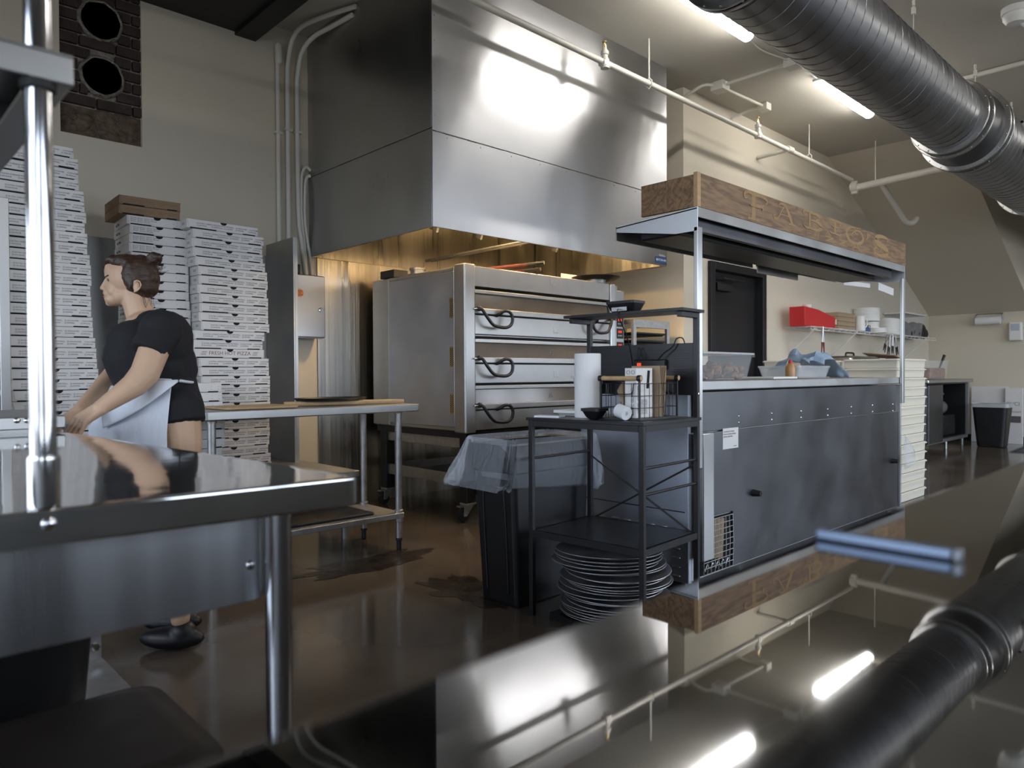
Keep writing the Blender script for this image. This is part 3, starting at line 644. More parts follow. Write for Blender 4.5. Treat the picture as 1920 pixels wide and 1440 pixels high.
c = P(1905, 30, Z=3.74); bm = N(); lathe(bm, (c.x, c.y, 3.70), [(.0, -.02), (.06, -.015), (.085, .02), (.085, .05), (.095, .055), (.095, .10), (0, .10)]); obj('body', bm, M['white_plastic'], sm)
obj('arm', tube(N(), [(c.x+.02, c.y-.02, 3.70), (c.x+.16, c.y-.12, 3.60)], .014), M['white_plastic'], sm)
# ================================================================== PIZZA BOXES
def box_kind(name, s, h, m_, kind):
    """closed carton, front towards -Y, origin under its middle"""
    r = s/2; bm = N()
    box(bm, (-r, -r, .001), (r, r, h-.004))                                # tray
    root = obj(name, bm, m_, local=True, bevel=.0015, seg=1)
    bm = N()                                                               # lid: top sheet and the flap folded down the front
    box(bm, (-r-.001, -r-.002, h-.005), (r+.001, r, h-.001))
    f = [(-r+.004, h-.002), (r-.004, h-.002), (r-.012, .007), (r*.55, .007), (r*.5, .003), (-r*.05, .003), (-r*.12, .008), (-r+.012, .008)]
    loft(bm, [[Vector((x, -r-.004, z)) for x, z in f], [Vector((x, -r-.0005, z)) for x, z in f]])
    obj('lid', bm, m_, root, local=True, bevel=.0007, seg=1)
    bm = N()
    for x0, x1 in ((-r+.02, -r*.2), (r*.55, r-.02)): box(bm, (x0, -r-.0015, -.0005), (x1, -r+.002, .0065))
    obj('slot', bm, M['dark_gap'], root, local=True)
    if kind != 'brown':
        bm = N(); pts = [(.021*cos(a), h-.001-.016*sin(a)) for a in [PI*k/10 for k in range(11)]]
        loft(bm, [[Vector((x+.0, -r-.0048, z)) for x, z in pts], [Vector((x, -r-.003, z)) for x, z in pts]])
        obj('finger_notch', bm, M['dark_gap'], root, local=True)
    bm = N(); yf = -r-.0042
    def put(s_, x, z, size, al='LEFT'): merge_text(bm, s_, size, T(x, yf, z) @ FRONT, al)
    def tick(x, z, q=.006):
        for a, b in (((-q/2, -q/2), (q/2, -q/2)), ((q/2, -q/2), (q/2, q/2)), ((q/2, q/2), (-q/2, q/2)), ((-q/2, q/2), (-q/2, -q/2))):
            box(bm, (x+min(a[0], b[0])-.0006, yf-.0003, z+min(a[1], b[1])-.0006), (x+max(a[0], b[0])+.0006, yf, z+max(a[1], b[1])+.0006))
    k = s/.457
    if kind == 'flavours':
        for i, (a, b) in enumerate((('EXTRA CHEESE', 'SAUSAGE'), ('MUSHROOM', 'PEPPERONI'), ('MEATBALL', 'ONIONS'), ('ANCHOVIES', 'PEPPERS'), ('CUSTOMER', 'SPECIAL'))):
            x = (-.155+i*.078+(.012 if i else 0))*k
            put(a, x, h*.60, .0112*k); put(b, x+(.006 if i == 4 else 0), h*.37, .0112*k)
            if i < 4: tick(x-.008*k, h*.60, .007*k)
            tick(x-.008*k+(.006 if i == 4 else 0), h*.37, .007*k)
        for i in range(2): box(bm, (-r-.0006, -r+.035, h*.42+i*.008), (-r, -r+.075, h*.42+i*.008+.003))
        merge_text(bm, 'FRESH HOT PIZZA', .026, T(-r-.0005, r-.03, h*.5) @ LEFT)
    elif kind == 'fresh':
        put('FRESH HOT PIZZA', 0, h*.52, .033*k, 'CENTER')
        for sgn in (-1, 1):
            for i in range(3): box(bm, (sgn*.165*k-.02+i*.004, yf-.0003, h*.34+i*.009), (sgn*.165*k+.012+i*.004, yf, h*.34+i*.009+.003))
    elif kind == 'small':
        for j in range(3):
            for i in range(4 if j < 2 else 3): put(('Sausage', 'Pepper', 'Onion', 'Cheese')[(i+j) % 4], (-.14+i*.038), h*.72-j*.010, .008); tick(-.145+i*.038, h*.72-j*.010, .005)
        for x in (.09, .14): box(bm, (x, yf-.0003, h*.5), (x+.004, yf, h*.5+.002)); box(bm, (x+.02, yf-.0003, h*.3), (x+.022, yf, h*.3+.004))
        merge_text(bm, 'Ital. Pizza', .024, T(-r-.0005, r-.05, h*.5) @ LEFT)
    elif kind == 'brown':
        for i, (a, b) in enumerate((('EXTRA CHEESE', 'SAUSAGE'), ('MUSHROOM', 'PEPPERONI'), ('HAM', 'BACON'), ('ANCHOVIES', 'PEPPERS'), ('CUSTOMER', 'SPECIAL'))):
            x = -.115+i*.056; put(a, x, h*.6, .0075); put(b, x, h*.4, .0075); tick(x-.005, h*.6, .006); tick(x-.005, h*.4, .006)
    elif kind == 'tabbed':
        for x in (.11, .15): box(bm, (x, yf-.0003, h*.6), (x+.004, yf, h*.6+.002)); box(bm, (x, yf-.0003, h*.3), (x+.004, yf, h*.3+.002))
    obj('printed_lettering', bm, M['ink_brown'] if kind in ('brown', 'fresh') else M['ink'], root, local=True, smooth=False)
    return root
protos = {}
def put_box(kind, loc, rz, label, group):
    spec = {'flavours': (.457, .0573, 'white_board'), 'flavours16': (.406, .0560, 'white_board'), 'fresh': (.457, .0573, 'white_board'), 'small': (.335, .055, 'white_board'), 'brown': (.345, .055, 'kraft'), 'brown_low': (.345, .055, 'kraft'), 'tabbed': (.345, .0535, 'white_board')}[kind]
    if kind not in protos:
        protos[kind] = box_kind('pizza_box', spec[0], spec[1], M[spec[2]], kind.replace('16', '').replace('_low', '')); o = protos[kind]
    else: o = copy_tree(protos[kind])
    o.location = loc; o.rotation_euler = (0, 0, rz); tag(o, label, 'pizza box', group)
    return o
rnd = random.Random(3)
ZB = .45
# stack beside the steel panel (28 large boxes; the fifteenth is turned round)
n = 28
for i in range(n):
    z = ZB+(n-1-i)*.0573; k = i+1
    dx = (-.05 if i == 0 else -.015 if i < 5 else .01 if i < 12 else -.02 if i < 15 else .015)+rnd.uniform(-.008, .008)
    lab = ('white pizza box turned to show FRESH HOT PIZZA in the stack beside the steel panel' if k == 15 else
           'large white pizza box, %s from the top of the stack beside the steel panel' % ordn(k) if k > 1 else 'topmost large white pizza box on the stack beside the steel panel')
    put_box('fresh' if k == 15 else 'flavours', (1.90+dx, 4.83+rnd.uniform(-.006, .006), z), rad(rnd.uniform(-1.5, 1.5)+(1.5 if i < 12 else 0)), lab, 'pizza boxes stacked beside the steel panel')
# middle stack behind the worker, smaller boxes, two brown ones on top
n = 31
for i in range(n):
    z = ZB+(n-1-i)*.0552; k = i+1
    kind = 'brown' if k < 3 else 'brown_low' if k in (18, 19) else 'small'
    lab = {1: 'topmost brown kraft pizza box on the middle stack above the worker\'s head', 2: 'second brown kraft pizza box from the top of the middle stack'}.get(k, ('brown kraft' if kind == 'brown_low' else 'small white')+' pizza box, %s from top of the middle stack behind the worker' % ordn(k))
    put_box(kind, (1.49+(-.035 if k < 3 else 0)+min(i, 20)*.0022+rnd.uniform(-.006, .006), 4.88+rnd.uniform(-.006, .006), z), rad(-2+rnd.uniform(-1.5, 1.5)), lab, 'pizza boxes on the middle stack')
n = 11
for i in range(n):
    put_box('tabbed', (1.50+rnd.uniform(-.01, .01), 4.37, ZB+(n-1-i)*.0537), rad(rnd.uniform(-1.5, 1.5)), 'plain white pizza box, %s from top of the low stack behind the table leg' % ordn(i+1) if i else 'topmost plain white pizza box of the low stack behind the table leg', 'pizza boxes on the low front stack')
n = 33
for i in range(n):
    k = i+1; dx = -.085+.085*min(1, i/24)-(.02 if i < 4 else 0)+rnd.uniform(-.008, .008)
    put_box('flavours16', (.885+dx, 4.605+rnd.uniform(-.006, .006), ZB+(n-1-i)*.0560), rad(rnd.uniform(-1.2, 1.2)), 'white pizza box, %s from the top of the tall left stack behind the chrome post' % ordn(k) if i else 'topmost white pizza box of the tall left stack behind the chrome post', 'pizza boxes on the tall left stack')
# low steel bench that carries the stacks, with splash panels
t = thing('low_bench', 'low steel bench against the back wall carrying the pizza box stacks', 'bench', (1.5, 4.7, 0))
obj('bench_top', box(N(), (.62, 4.16, .41), (2.56, 5.30, ZB)), M['steel_dull'], t, bevel=.004)
for x in (.68, 2.48):
    for y in (4.22, 5.22): obj('leg', cyl(N(), (x, y, 0), (x, y, .41), .02), M['galv'], t)
bm = N(); box(bm, (1.06, 5.325, ZB), (2.47, 5.338, 2.0)); obj('back_splash', bm, M['steel_dull'], t, bevel=.002)
bm = N(); box(bm, (2.465, 4.88, ZB), (2.477, 5.32, 2.085)); box(bm, (2.477, 4.88, ZB), (2.50, 4.888, 2.085)); box(bm, (2.477, 4.888, 2.078), (2.50, 5.32, 2.085)); obj('side_splash', bm, M['steel_dull'], t, bevel=.002)
# tall rack at the left edge
t = thing('tall_rack', 'tall grey metal rack at the left edge in front of the pizza boxes', 'rack', (.3, 4.0, 0))
for x, y in ((.56, 3.86), (.56, 4.28), (-.2, 3.86), (-.2, 4.28)): obj('upright', box(N(), (x, y, 0), (x+.04, y+.03, 1.875)), M['steel_dull'], t, bevel=.003)
for z in (.3, 1.0, 1.4, 1.83): obj('shelf', box(N(), (-.16, 3.87, z), (.56, 4.30, z+.02)), M['steel_dull'], t)
obj('back_panel', box(N(), (-.16, 4.30, .3), (.56, 4.31, 1.85)), M['black_paint'], t)

# ================================================================== WORK TABLE BEHIND THE WORKER
t = thing('work_table', 'narrow steel work table with round legs in front of the pizza boxes', 'table', (2.0, 3.92, 0))
def ttop(bm, x0, y0, x1, y1, z, lip=.045):
    loft(bm, [rrect(x0+.006, y0+.006, x1-.006, y1-.006, .02, z-lip), rrect(x0, y0, x1, y1, .022, z-lip+.006), rrect(x0, y0, x1, y1, .022, z-.005), rrect(x0+.0015, y0+.0015, x1-.0015, y1-.0015, .02, z-.0015), rrect(x0+.005, y0+.005, x1-.005, y1-.005, .018, z)])
bm = N(); ttop(bm, 1.36, 3.64, 2.68, 4.165, .90); obj('table_top', bm, M['steel_dull'], t)
for x, y in ((1.42, 3.71), (1.42, 4.11), (2.56, 3.71), (2.56, 4.11)):
    bm = N(); cyl(bm, (x, y, .07), (x, y, .862), .0206); lathe(bm, (x, y, .84), [(.026, 0), (.026, .012), (.03, .02), (.0, .02)], seg=16)
    l_ = obj('leg', bm, M['galv'], t); obj('foot', lathe(N(), (x, y, 0), [(.012, 0), (.016, .01), (.014, .055), (.021, .06), (.021, .075), (0, .075)], seg=16), M['black_metal'], l_)
bm = N(); box(bm, (1.40, 3.68, .20), (2.58, 4.14, .232)); 
for x in (1.42, 2.56):
    for y in (3.71, 4.11): cyl(bm, (x, y, .175), (x, y, .25), .027, seg=16)
obj('under_shelf', bm, M['galv'], t, bevel=.003)
tag(obj('floor_mat', box(N(), (1.46, 3.74, .233), (2.40, 4.08, .25)), M['black_plastic'], bevel=.006), 'dark folded sheet lying on the under-shelf of the narrow work table', 'sheet')
pw = thing('wooden_peel', 'light wooden pizza peel lying on the narrow work table, handle to the right', 'pizza peel', (2.0, 3.9, .90))
bm = N(); pr = rrect(1.50, 3.72, 1.92, 4.06, .05, .903); loft(bm, [pr, [p+Vector((0, 0, .012)) for p in pr]]); obj('blade', bm, M['peel_wood'], pw, bevel=.003)
bm = N(); tube(bm, [(1.90, 3.89, .916), (2.1, 3.84, .918), (2.50, 3.735, .918), (2.60, 3.71, .918)], [.015, .015, .015, .013]); obj('handle', bm, M['peel_wood'], pw)
tp = thing('black_tray', 'shallow black oval tray lying across the wooden peel', 'tray', (2.2, 3.9, .93))
bm = N(); ms = [(.0, .934), (.93, .934), (1, .948), (1.03, .948), (.94, .930), (.0, .930)]
loft(bm, [[Vector((2.20+.225*max(q, .001)*cos(a), 3.89+.15*max(q, .001)*sin(a), z)) for a in [2*PI*k/36 for k in range(36)]] for q, z in ms]); obj('tray', bm, M['black_metal'], tp)

# ================================================================== FOREGROUND TABLE (left)
ft = thing('stainless_work_table', 'shiny stainless work table filling the lower left foreground', 'table', (-.2, 1.7, 0))
zt = .914; A, B, Cc, D_ = Vector((.638, 1.027, 0)), Vector((.525, 2.50, 0)), Vector((-1.25, 2.525, 0)), Vector((-1.25, 1.14, 0))
def quad_ring(ins, z, r=.028):
    q = [A, B, Cc, D_]; out = []
    for i in range(4):
        p, a, b = q[i], q[i-1], q[(i+1) % 4]; u1 = (a-p).normalized(); u2 = (b-p).normalized()
        c = p+(u1+u2)*(ins); s0 = c+u1*r; s1 = c+u2*r
        for k in range(5):
            t_ = k/4; w = (1-t_)**2*s0+2*(1-t_)*t_*c+t_*t_*s1; out.append(Vector((w.x, w.y, z)))
    return out
bm = N(); loft(bm, [quad_ring(.012, zt-.045), quad_ring(.004, zt-.047), quad_ring(0, zt-.043), quad_ring(0, zt-.004), quad_ring(.0012, zt-.0012), quad_ring(.004, zt), quad_ring(.02, zt)])
obj('table_top', bm, M['steel_mirror'], ft)
def uv(x, k): return A.y+(A.x-x)*.06+k    # near edge line
bm = N(); box(bm, (-1.0, 1.135, .715), (.512, 1.15, .868)); box(bm, (-1.0, 1.15, .715), (.512, 1.75, .722)); ap = obj('drawer_housing', bm, M['steel_reflection_streak'], ft, bevel=.002)
bm = N(); box(bm, (.520, 1.115, .722), (.526, 1.75, .868)); box(bm, (.526, 1.115, .722), (.548, 1.12, .868)); obj('side_bracket', bm, M['steel_dull'], ft, bevel=.002)
sc = P(470, 1059, Y=1.135); obj('screw', ell(N(), (sc.x, 1.135, sc.z), (.008, .005, .008)), M['chrome'], ap)
sc = P(90, 982, Y=1.058); obj('screw', ell(N(), (sc.x, uv(sc.x, .0), sc.z), (.009, .005, .009)), M['chrome'], ft)
for x, y in ((.525, 1.10), (-1.1, 1.22), (-1.1, 2.42)):
    bm = N(); cyl(bm, (x, y, .06), (x, y, .866), .0206, seg=32); lathe(bm, (x, y, .855), [(.0225, 0), (.0225, .01), (0, .01)], seg=32)
    l_ = obj('leg', bm, M['chrome'], ft); obj('foot', lathe(N(), (x, y, 0), [(.012, 0), (.018, .01), (.020, .06), (0, .062)], seg=20), M['galv'], l_)
bm = N(); box(bm, (.515, 2.23, 0), (.545, 2.235, .86)); box(bm, (.54, 2.235, 0), (.545, 2.265, .86)); obj('leg', bm, M['galv'], ft)
bm = N(); cyl(bm, (.53, 2.229, .335), (.53, 2.222, .335), .011, seg=6); obj('bolt', bm, M['chrome'], ft)
obj('under_shelf', box(N(), (-1.15, 1.16, .28), (.548, 2.28, .30)), M['galv'], ft, bevel=.003)
# overshelf on the foreground table
os_ = thing('table_overshelf', 'chrome-posted steel overshelf standing on the foreground table at the left edge', 'shelf', (0, 1.3, zt))
px_, py2 = .2, 1.078
for x, y, lab in ((px_, py2, 1), (-1.1, 1.16, 0), (px_-.04, 1.56, 0)):
    bm = N(); cyl(bm, (x, y, zt), (x, y, 2.15), .0155, seg=32); p_ = obj('post', bm, M['chrome'], os_)
    obj('collar', lathe(N(), (x, y, zt), [(.0155, 0), (.0192, .001), (.0192, .062), (.0178, .066), (.0155, .066)], seg=32), M['chrome'], p_)
    obj('clip', lathe(N(), (x, y, 1.443), [(.0155, 0), (.02, .0), (.021, .01), (.0155, .01)], seg=24), M['rubber'], p_)
bm = N(); box(bm, (-1.2, 1.06, 1.488), (.236, 1.61, 1.492)); box(bm, (-1.2, 1.06, 1.453), (.236, 1.064, 1.488)); box(bm, (-1.2, 1.606, 1.453), (.236, 1.61, 1.488)); box(bm, (.232, 1.064, 1.453), (.236, 1.606, 1.488)); box(bm, (.19, 1.064, 1.453), (.232, 1.606, 1.456))
obj('shelf_board', bm, M['steel_brown'], os_, bevel=.002)
bm = N(); box(bm, (-1.19, 1.30, 1.458), (.23, 1.36, 1.487)); obj('stiffening_channel', bm, M['steel_dull'], os_)
bm = N(); box(bm, (.10, 1.09, 1.462), (.15, 1.6, 1.488)); obj('stiffening_channel', bm, M['steel_dull'], os_)
# tubs on the under-shelf
def lidtub(name, x0, y0, x1, y1, z0, z1, m_, label):
    t = thing(name, label, 'tub', ((x0+x1)/2, (y0+y1)/2, z0)); bm = N(); tub(bm, x0, y0, x1, y1, z0, z1, r=.05); obj('tub', bm, M[m_], t); return t
lidtub('black_tub', -.25, 1.88, .46, 2.24, .301, .60, 'black_plastic', 'plain black tub under the foreground table, behind the lidded one')
lt = lidtub('lidded_tub', -.25, 1.22, .475, 1.60, .301, .425, 'brown_plastic', 'dark brown-black tub with a scratched flat lid at the bottom left corner')
bm = N(); a = (-.265, 1.205, .49, 1.615)
loft(bm, [rrect(a[0], a[1], a[2], a[3], .06, .426), rrect(a[0]-.004, a[1]-.004, a[2]+.004, a[3]+.004, .06, .432), rrect(a[0], a[1], a[2], a[3], .06, .440), rrect(a[0]+.02, a[1]+.02, a[2]-.02, a[3]-.02, .05, .442), rrect(a[0]+.03, a[1]+.03, a[2]-.03, a[3]-.03, .05, .450), rrect(a[0]+.05, a[1]+.05, a[2]-.05, a[3]-.05, .04, .451)])
obj('lid', bm, M['brown_plastic'], lt)
# second table the worker leans over
wt = thing('press_table', 'low steel press table just beyond the foreground table, under the worker\'s hands', 'table', (-.2, 2.9, 0))
bm = N(); box(bm, (-1.2, 2.535, .925), (.53, 3.15, .962)); obj('table_top', bm, M['steel_dull'], wt, bevel=.003)
bm = N(); box(bm, (-1.18, 2.545, .90), (.50, 2.56, .925)); obj('edge_rail', bm, M['steel_dull'], wt)
for px, py in ((32, 788), (51, 788)):
    q = P(px, py, Y=2.535); obj('bolt', lathe(N(), (q.x, 2.535, q.z), [(.009, 0), (.009, -.003), (.004, -.006), (0, -.006)], seg=16, ax=(0, 1, 0)), M['chrome'], wt)
for x in (-1.15, .46):
    for y in (2.6, 3.1): obj('leg', cyl(N(), (x, y, 0), (x, y, .925), .02), M['galv'], wt)

# ================================================================== NEAR COUNTER (bottom right)
nc = thing('near_counter', 'blurred mirror-like steel counter top filling the lower right foreground', 'counter', (1.2, -.2, 0))
obj('counter_top', box(N(), (-1.6, -.62, .905), (3.4, .277, .935)), M['counter_steel'], nc, bevel=.004, seg=3)
obj('cabinet', box(N(), (-1.55, -.60, .0), (3.35, .22, .905)), M['steel_dull'], nc)
hb = thing('lid_handle', 'blurred thin blue-grey metal bar handle lying on the near counter', 'handle', (.62, .2, .935))
bm = N(); box(bm, (.621, .166, .9352), (.628, .272, .9452)); obj('bar', bm, M['handle_bar'], hb, bevel=.003, seg=4)
obj('end_cap', box(N(), (.6205, .160, .9352), (.6285, .166, .9458)), M['steel_dark'], hb, bevel=.0015)
q = P(1886, 848, Z=.937); bm = N()
v = [bm.verts.new((q.x+a, q.y-b, c)) for a, b, c in ((0, 0, .936), (.20, .0, .936), (.20, .16, .936), (0, .16, .936), (0.02, .14, 1.01), (.18, .14, 1.01), (.18, .16, 1.01), (.02, .16, 1.01))]
for f in ((0, 1, 2, 3), (0, 4, 5, 1), (1, 5, 6, 2), (2, 6, 7, 3), (3, 7, 4, 0), (4, 7, 6, 5)): bm.faces.new([v[i] for i in f])
tag(obj('card_terminal', bm, M['black_plastic'], bevel=.004), 'black wedge-shaped terminal at the right edge of the near counter', 'terminal')
# ================================================================== TRASH CAN WITH LINER
tc_ = thing('trash_can', 'tall narrow black trash can with a clear liner folded over its rim', 'trash can', (2.46, 2.45, 0))
x0, y0, x1, y1 = 2.255, 2.365, 2.80, 2.65
bm = N()
loft(bm, [rrect(x0+.045, y0+.02, x1-.03, y1-.02, .02, .0), rrect(x0+.04, y0+.015, x1-.025, y1-.015, .025, .01), rrect(x0+.005, y0+.003, x1-.005, y1-.003, .03, .62), rrect(x0-.008, y0-.008, x1+.008, y1+.008, .03, .63), rrect(x0-.012, y0-.012, x1+.012, y1+.012, .03, .755), rrect(x0-.002, y0-.002, x1+.002, y1+.002, .03, .762), rrect(x0+.01, y0+.01, x1-.01, y1-.01, .03, .755), rrect(x0+.05, y0+.03, x1-.05, y1-.03, .02, .03)])
obj('body', bm, M['black_plastic'], tc_)
bm = N()
prf = [(.40+.0, 0), ]
ring = [(y0+.07, .06), (y0+.07, .50), (y0+.10, .55), (y1-.10, .55), (y1-.07, .50), (y1-.07, .06)]
tube(bm, [(x0+.034-(z-.0)*.055, y, z) for y, z in cat([(a, b, 0) for a, b in ring], 6) for y, z in [(y, z)]] if False else [(x0+.040-p.y*.058, p.x, p.y) for p in cat([(a, b, 0) for a, b in ring], 6)], .006, seg=8)
obj('moulded_rib', bm, M['black_plastic'], tc_)
bm = N(); n = 120; rows = []
per = rrect(x0-.015, y0-.015, x1+.015, y1+.015, .035, 0, n=30)
for vi, (off, z, am) in enumerate(((-.030, .60, .012), (-.018, .70, .008), (-.004, .768, .004), (.008, .785, .008), (.016, .772, .008), (.024, .70, .016), (.035, .63, .03), (.05, .58, .035), (.052, .565, .035), (.03, .575, .03))):
    row = []
    for i, p in enumerate(per):
        c = Vector(((x0+x1)/2, (y0+y1)/2, 0)); d = (p-c); d.z = 0; nd = Vector((d.x/((x1-x0)/2), d.y/((y1-y0)/2), 0)).normalized()
        w = noise.noise(Vector((i*.33, vi*.25, 1)))*am*1.3+noise.noise(Vector((i*.9, vi*.25, 5)))*am*1.6
        off = min(off, .018) if p.y < y0+.05 else off
        lean = .09 if (p.x < x0+.03 and vi > 4) else 0
        zz = z+noise.noise(Vector((i*.25, vi*.6, 9)))*am*1.1-(.045*(max(0, (x1-p.x))/.5)*0)-(.05*(1-abs(p.y-y0)/.3) if vi > 5 and p.x > x0+.1 else 0)
        row.append(p+nd*(off+w)+Vector((-lean*(vi-4)/5*.8, 0, zz)))
    rows.append(row)
loft(bm, rows, caps=False); ln = obj('liner', bm, M['liner'], tc_)

# ================================================================== BLACK SHELVING RACK
rk = thing('kitchen_rack', 'black metal and wood kitchen rack with X-braces beside the station', 'rack', (2.325, 1.70, 0), rad(4))
LW, LD = .44, .575     # local x = towards the station, local y = away along the rack
legs = ((0, 0, .876), (0, LD, .876), (LW, 0, 1.345), (LW, LD, 1.345))
for x, y, z in legs: obj('leg', box(N(), (x-.011, y-.011, .0), (x+.011, y+.011, z)), M['black_metal'], rk, local=True, bevel=.002)
tb = obj('worktop', box(N(), (-.018, -.018, .876), (LW+.012, LD+.018, .889)), M['black_wood'], rk, local=True, bevel=.001)
bm = N(); box(bm, (-.011, .011, .850), (.011, LD-.011, .876)); box(bm, (LW-.011, .011, .850), (LW+.011, LD-.011, .876)); box(bm, (.011, -.011, .850), (LW-.011, .011, .876)); box(bm, (.011, LD-.011, .85), (LW-.011, LD+.011, .876)); obj('top_frame', bm, M['black_metal'], rk, local=True)
obj('lower_shelf', box(N(), (.0, .0, .372), (LW, LD, .384)), M['black_wood'], rk, local=True)
bm = N(); box(bm, (-.009, .011, .357), (.009, LD-.011, .384)); box(bm, (LW-.009, .011, .357), (LW+.009, LD-.011, .384)); box(bm, (.011, -.009, .357), (LW-.011, .009, .384)); box(bm, (.011, LD-.009, .357), (LW-.011, LD+.009, .384)); obj('shelf_frame', bm, M['black_metal'], rk, local=True)
obj('top_shelf', box(N(), (LW-.17, -.03, 1.345), (LW+.018, LD+.03, 1.358)), M['black_wood'], rk, local=True, bevel=.001)
for y in (0, LD): obj('bracket', box(N(), (LW-.15, y-.011, 1.322), (LW-.011, y+.011, 1.345)), M['black_metal'], rk, local=True, bevel=.002)
obj('back_panel', box(N(), (LW-.008, .011, .985), (LW+.002, LD-.011, 1.215)), M['black_wood'], rk, local=True)
for z, m2 in ((.705, 0), (.60, 1)):
    obj('side_rail', tube(N(), [(.011, 0, z), (LW-.011, 0, z+.0)], .006), M['black_metal'], rk, local=True)
obj('side_rail', tube(N(), [(.011, LD, .705), (LW-.011, LD, .705)], .006), M['black_metal'], rk, local=True)
obj('cross_brace', tube(N(), [(LW, .011, .37), (LW-.004, LD-.011, .68)], .0045), M['black_metal'], rk, local=True)
obj('cross_brace', tube(N(), [(LW, .011, .68), (LW-.004, LD-.011, .37)], .0045), M['black_metal'], rk, local=True)
obj('bolt', lathe(N(), (LW, -.011, .99), [(.008, 0), (.008, -.002), (0, -.003)], seg=12, ax=(0, 1, 0)), M['chrome'], rk, local=True)
RK = wmat(rk)
def rw(x, y, z): return RK @ Vector((x, y, z))
def rth(name, label, cat_, x, y, z, rz=0, group=None):
    p = rw(x, y, z); return thing(name, label, cat_, p, rad(4)+rad(rz), group)
ZT = .889
# paper towel
pt = rth('paper_towel_roll', 'upright white paper towel roll on the rack worktop', 'paper towel', .13, .36, ZT)
bm = N(); lathe(bm, (0, 0, .001), [(.018, 0), (.056, 0), (.058, .004), (.058, .276), (.056, .28), (.018, .28), (.018, .0)], seg=48); obj('towel', bm, M['paper'], pt, local=True)
obj('core', lathe(N(), (0, 0, .001), [(.016, 0), (.0185, 0), (.0185, .281), (.016, .281)], seg=24), M['kraft_light'], pt, local=True)
# wire basket with wooden handles
wb_ = rth('wire_basket', 'black wire basket with wooden bar handles on the rack worktop', 'basket', .06, .05, ZT+.001)
bw, bd, bh = .30, .19, .155   # local x, y
def rd(z): return [(0, 0, z), (bw, 0, z), (bw, bd, z), (0, bd, z)]
bm = N()
for z in (.003, .05, .10, .150): tube(bm, rd(z), .0018 if z > .01 else .003, closed=True, seg=6)
for k in range(1, 8): tube(bm, [(bw*k/8, 0, .003), (bw*k/8, 0, .150)], .0015, seg=6); tube(bm, [(bw*k/8, bd, .003), (bw*k/8, bd, .150)], .0015, seg=6)
for k in range(1, 5):
    zz = .150 if k in (1, 4) else .105
    tube(bm, [(0, bd*k/5, .003), (0, bd*k/5, zz)], .0015, seg=6); tube(bm, [(bw, bd*k/5, .003), (bw, bd*k/5, zz)], .0015, seg=6)
for x in (0, bw): tube(bm, cat([(x, .02, .150), (x, .028, .148), (x, .032, .12), (x, .045, .108), (x, bd-.045, .108), (x, bd-.032, .12), (x, bd-.028, .148), (x, bd-.02, .150)], 4), .002, seg=6)
for k in range(1, 6): tube(bm, [(bw*k/6, 0, .003), (bw*k/6, bd, .003)], .0015, seg=6)
obj('wire_mesh', bm, M['black_metal'], wb_, local=True)
obj('base_plate', box(N(), (-.003, -.003, 0), (bw+.003, bd+.003, .008)), M['black_metal'], wb_, local=True)
for x in (0, bw):
    for y in (0, bd): obj('corner_strut', box(N(), (x-.004, y-.004, 0), (x+.004, y+.004, .165)), M['black_metal'], wb_, local=True, bevel=.001)
    for y in (0, bd): obj('handle_ring', lathe(N(), (x, y, .172), [(.0, -.008), (.0125, -.008), (.0135, 0), (.0125, .008), (0, .008)], seg=20, ax=(0, 1, 0)), M['black_metal'], wb_, local=True)
    obj('wooden_handle', cyl(N(), (x, -.010, .172), (x, bd+.010, .172), .0095), M['wood_light'], wb_, local=True)
# glove box in the basket
gb = rth('glove_box', 'white box of vinyl gloves standing upright in the wire basket', 'box', .075, .075, ZT+.010)
gw, gd, gh = .125, .055, .205
R_ = .0
obj('carton', box(N(), (0, 0, 0), (gw, gd, gh)), M['white_board'], gb, local=True, bevel=.002)
bm = N(); v = [bm.verts.new(p) for p in ((.075, -.0008, .12), (.095, -.0008, .12), (.105, -.0008, .195), (.085, -.0008, .195))]; bm.faces.new(v); obj('opening', bm, M['dark_gap'], gb, local=True)
bm = N()
UPX = Matrix(((0, -1, 0, 0), (0, 0, -1, 0), (1, 0, 0, 0), (0, 0, 0, 1)))     # reads upward, on the -Y face
UPL = Matrix(((0, 0, -1, 0), (0, 1, 0, 0), (1, 0, 0, 0), (0, 0, 0, 1)))      # reads upward on the -X face
UPL = Matrix(((0, 0, -1, 0), (0, 1, 0, 0), (1, 0, 0, 0), (0, 0, 0, 1)))
merge_text(bm, 'VINYL GLOVES', .017, T(.014, -.0006, .02) @ UPX)
for k in range(6): merge_text(bm, 'powder free disposable', .0065, T(.032+k*.009, -.0006, .015) @ UPX)
LU = Matrix(((0, 0, -1, 0), (0, 1, 0, 0), (1, 0, 0, 0), (0, 0, 0, 1)))
merge_text(bm, 'BASIC GUARD', .018, T(-.0006, .018, .01) @ Matrix(((0, 0, -1, 0), (0, 1, 0, 0), (1, 0, 0, 0), (0, 0, 0, 1))))
for y in (.015, .038): tube(bm, cat([(-.0006, y-.006, .182), (-.0006, y+.006, .182), (-.0006, y+.006, .193), (-.0006, y-.006, .193)], 3, True), .0009, closed=True, seg=5)
obj('printed_lettering', bm, M['ink'], gb, local=True, smooth=False)
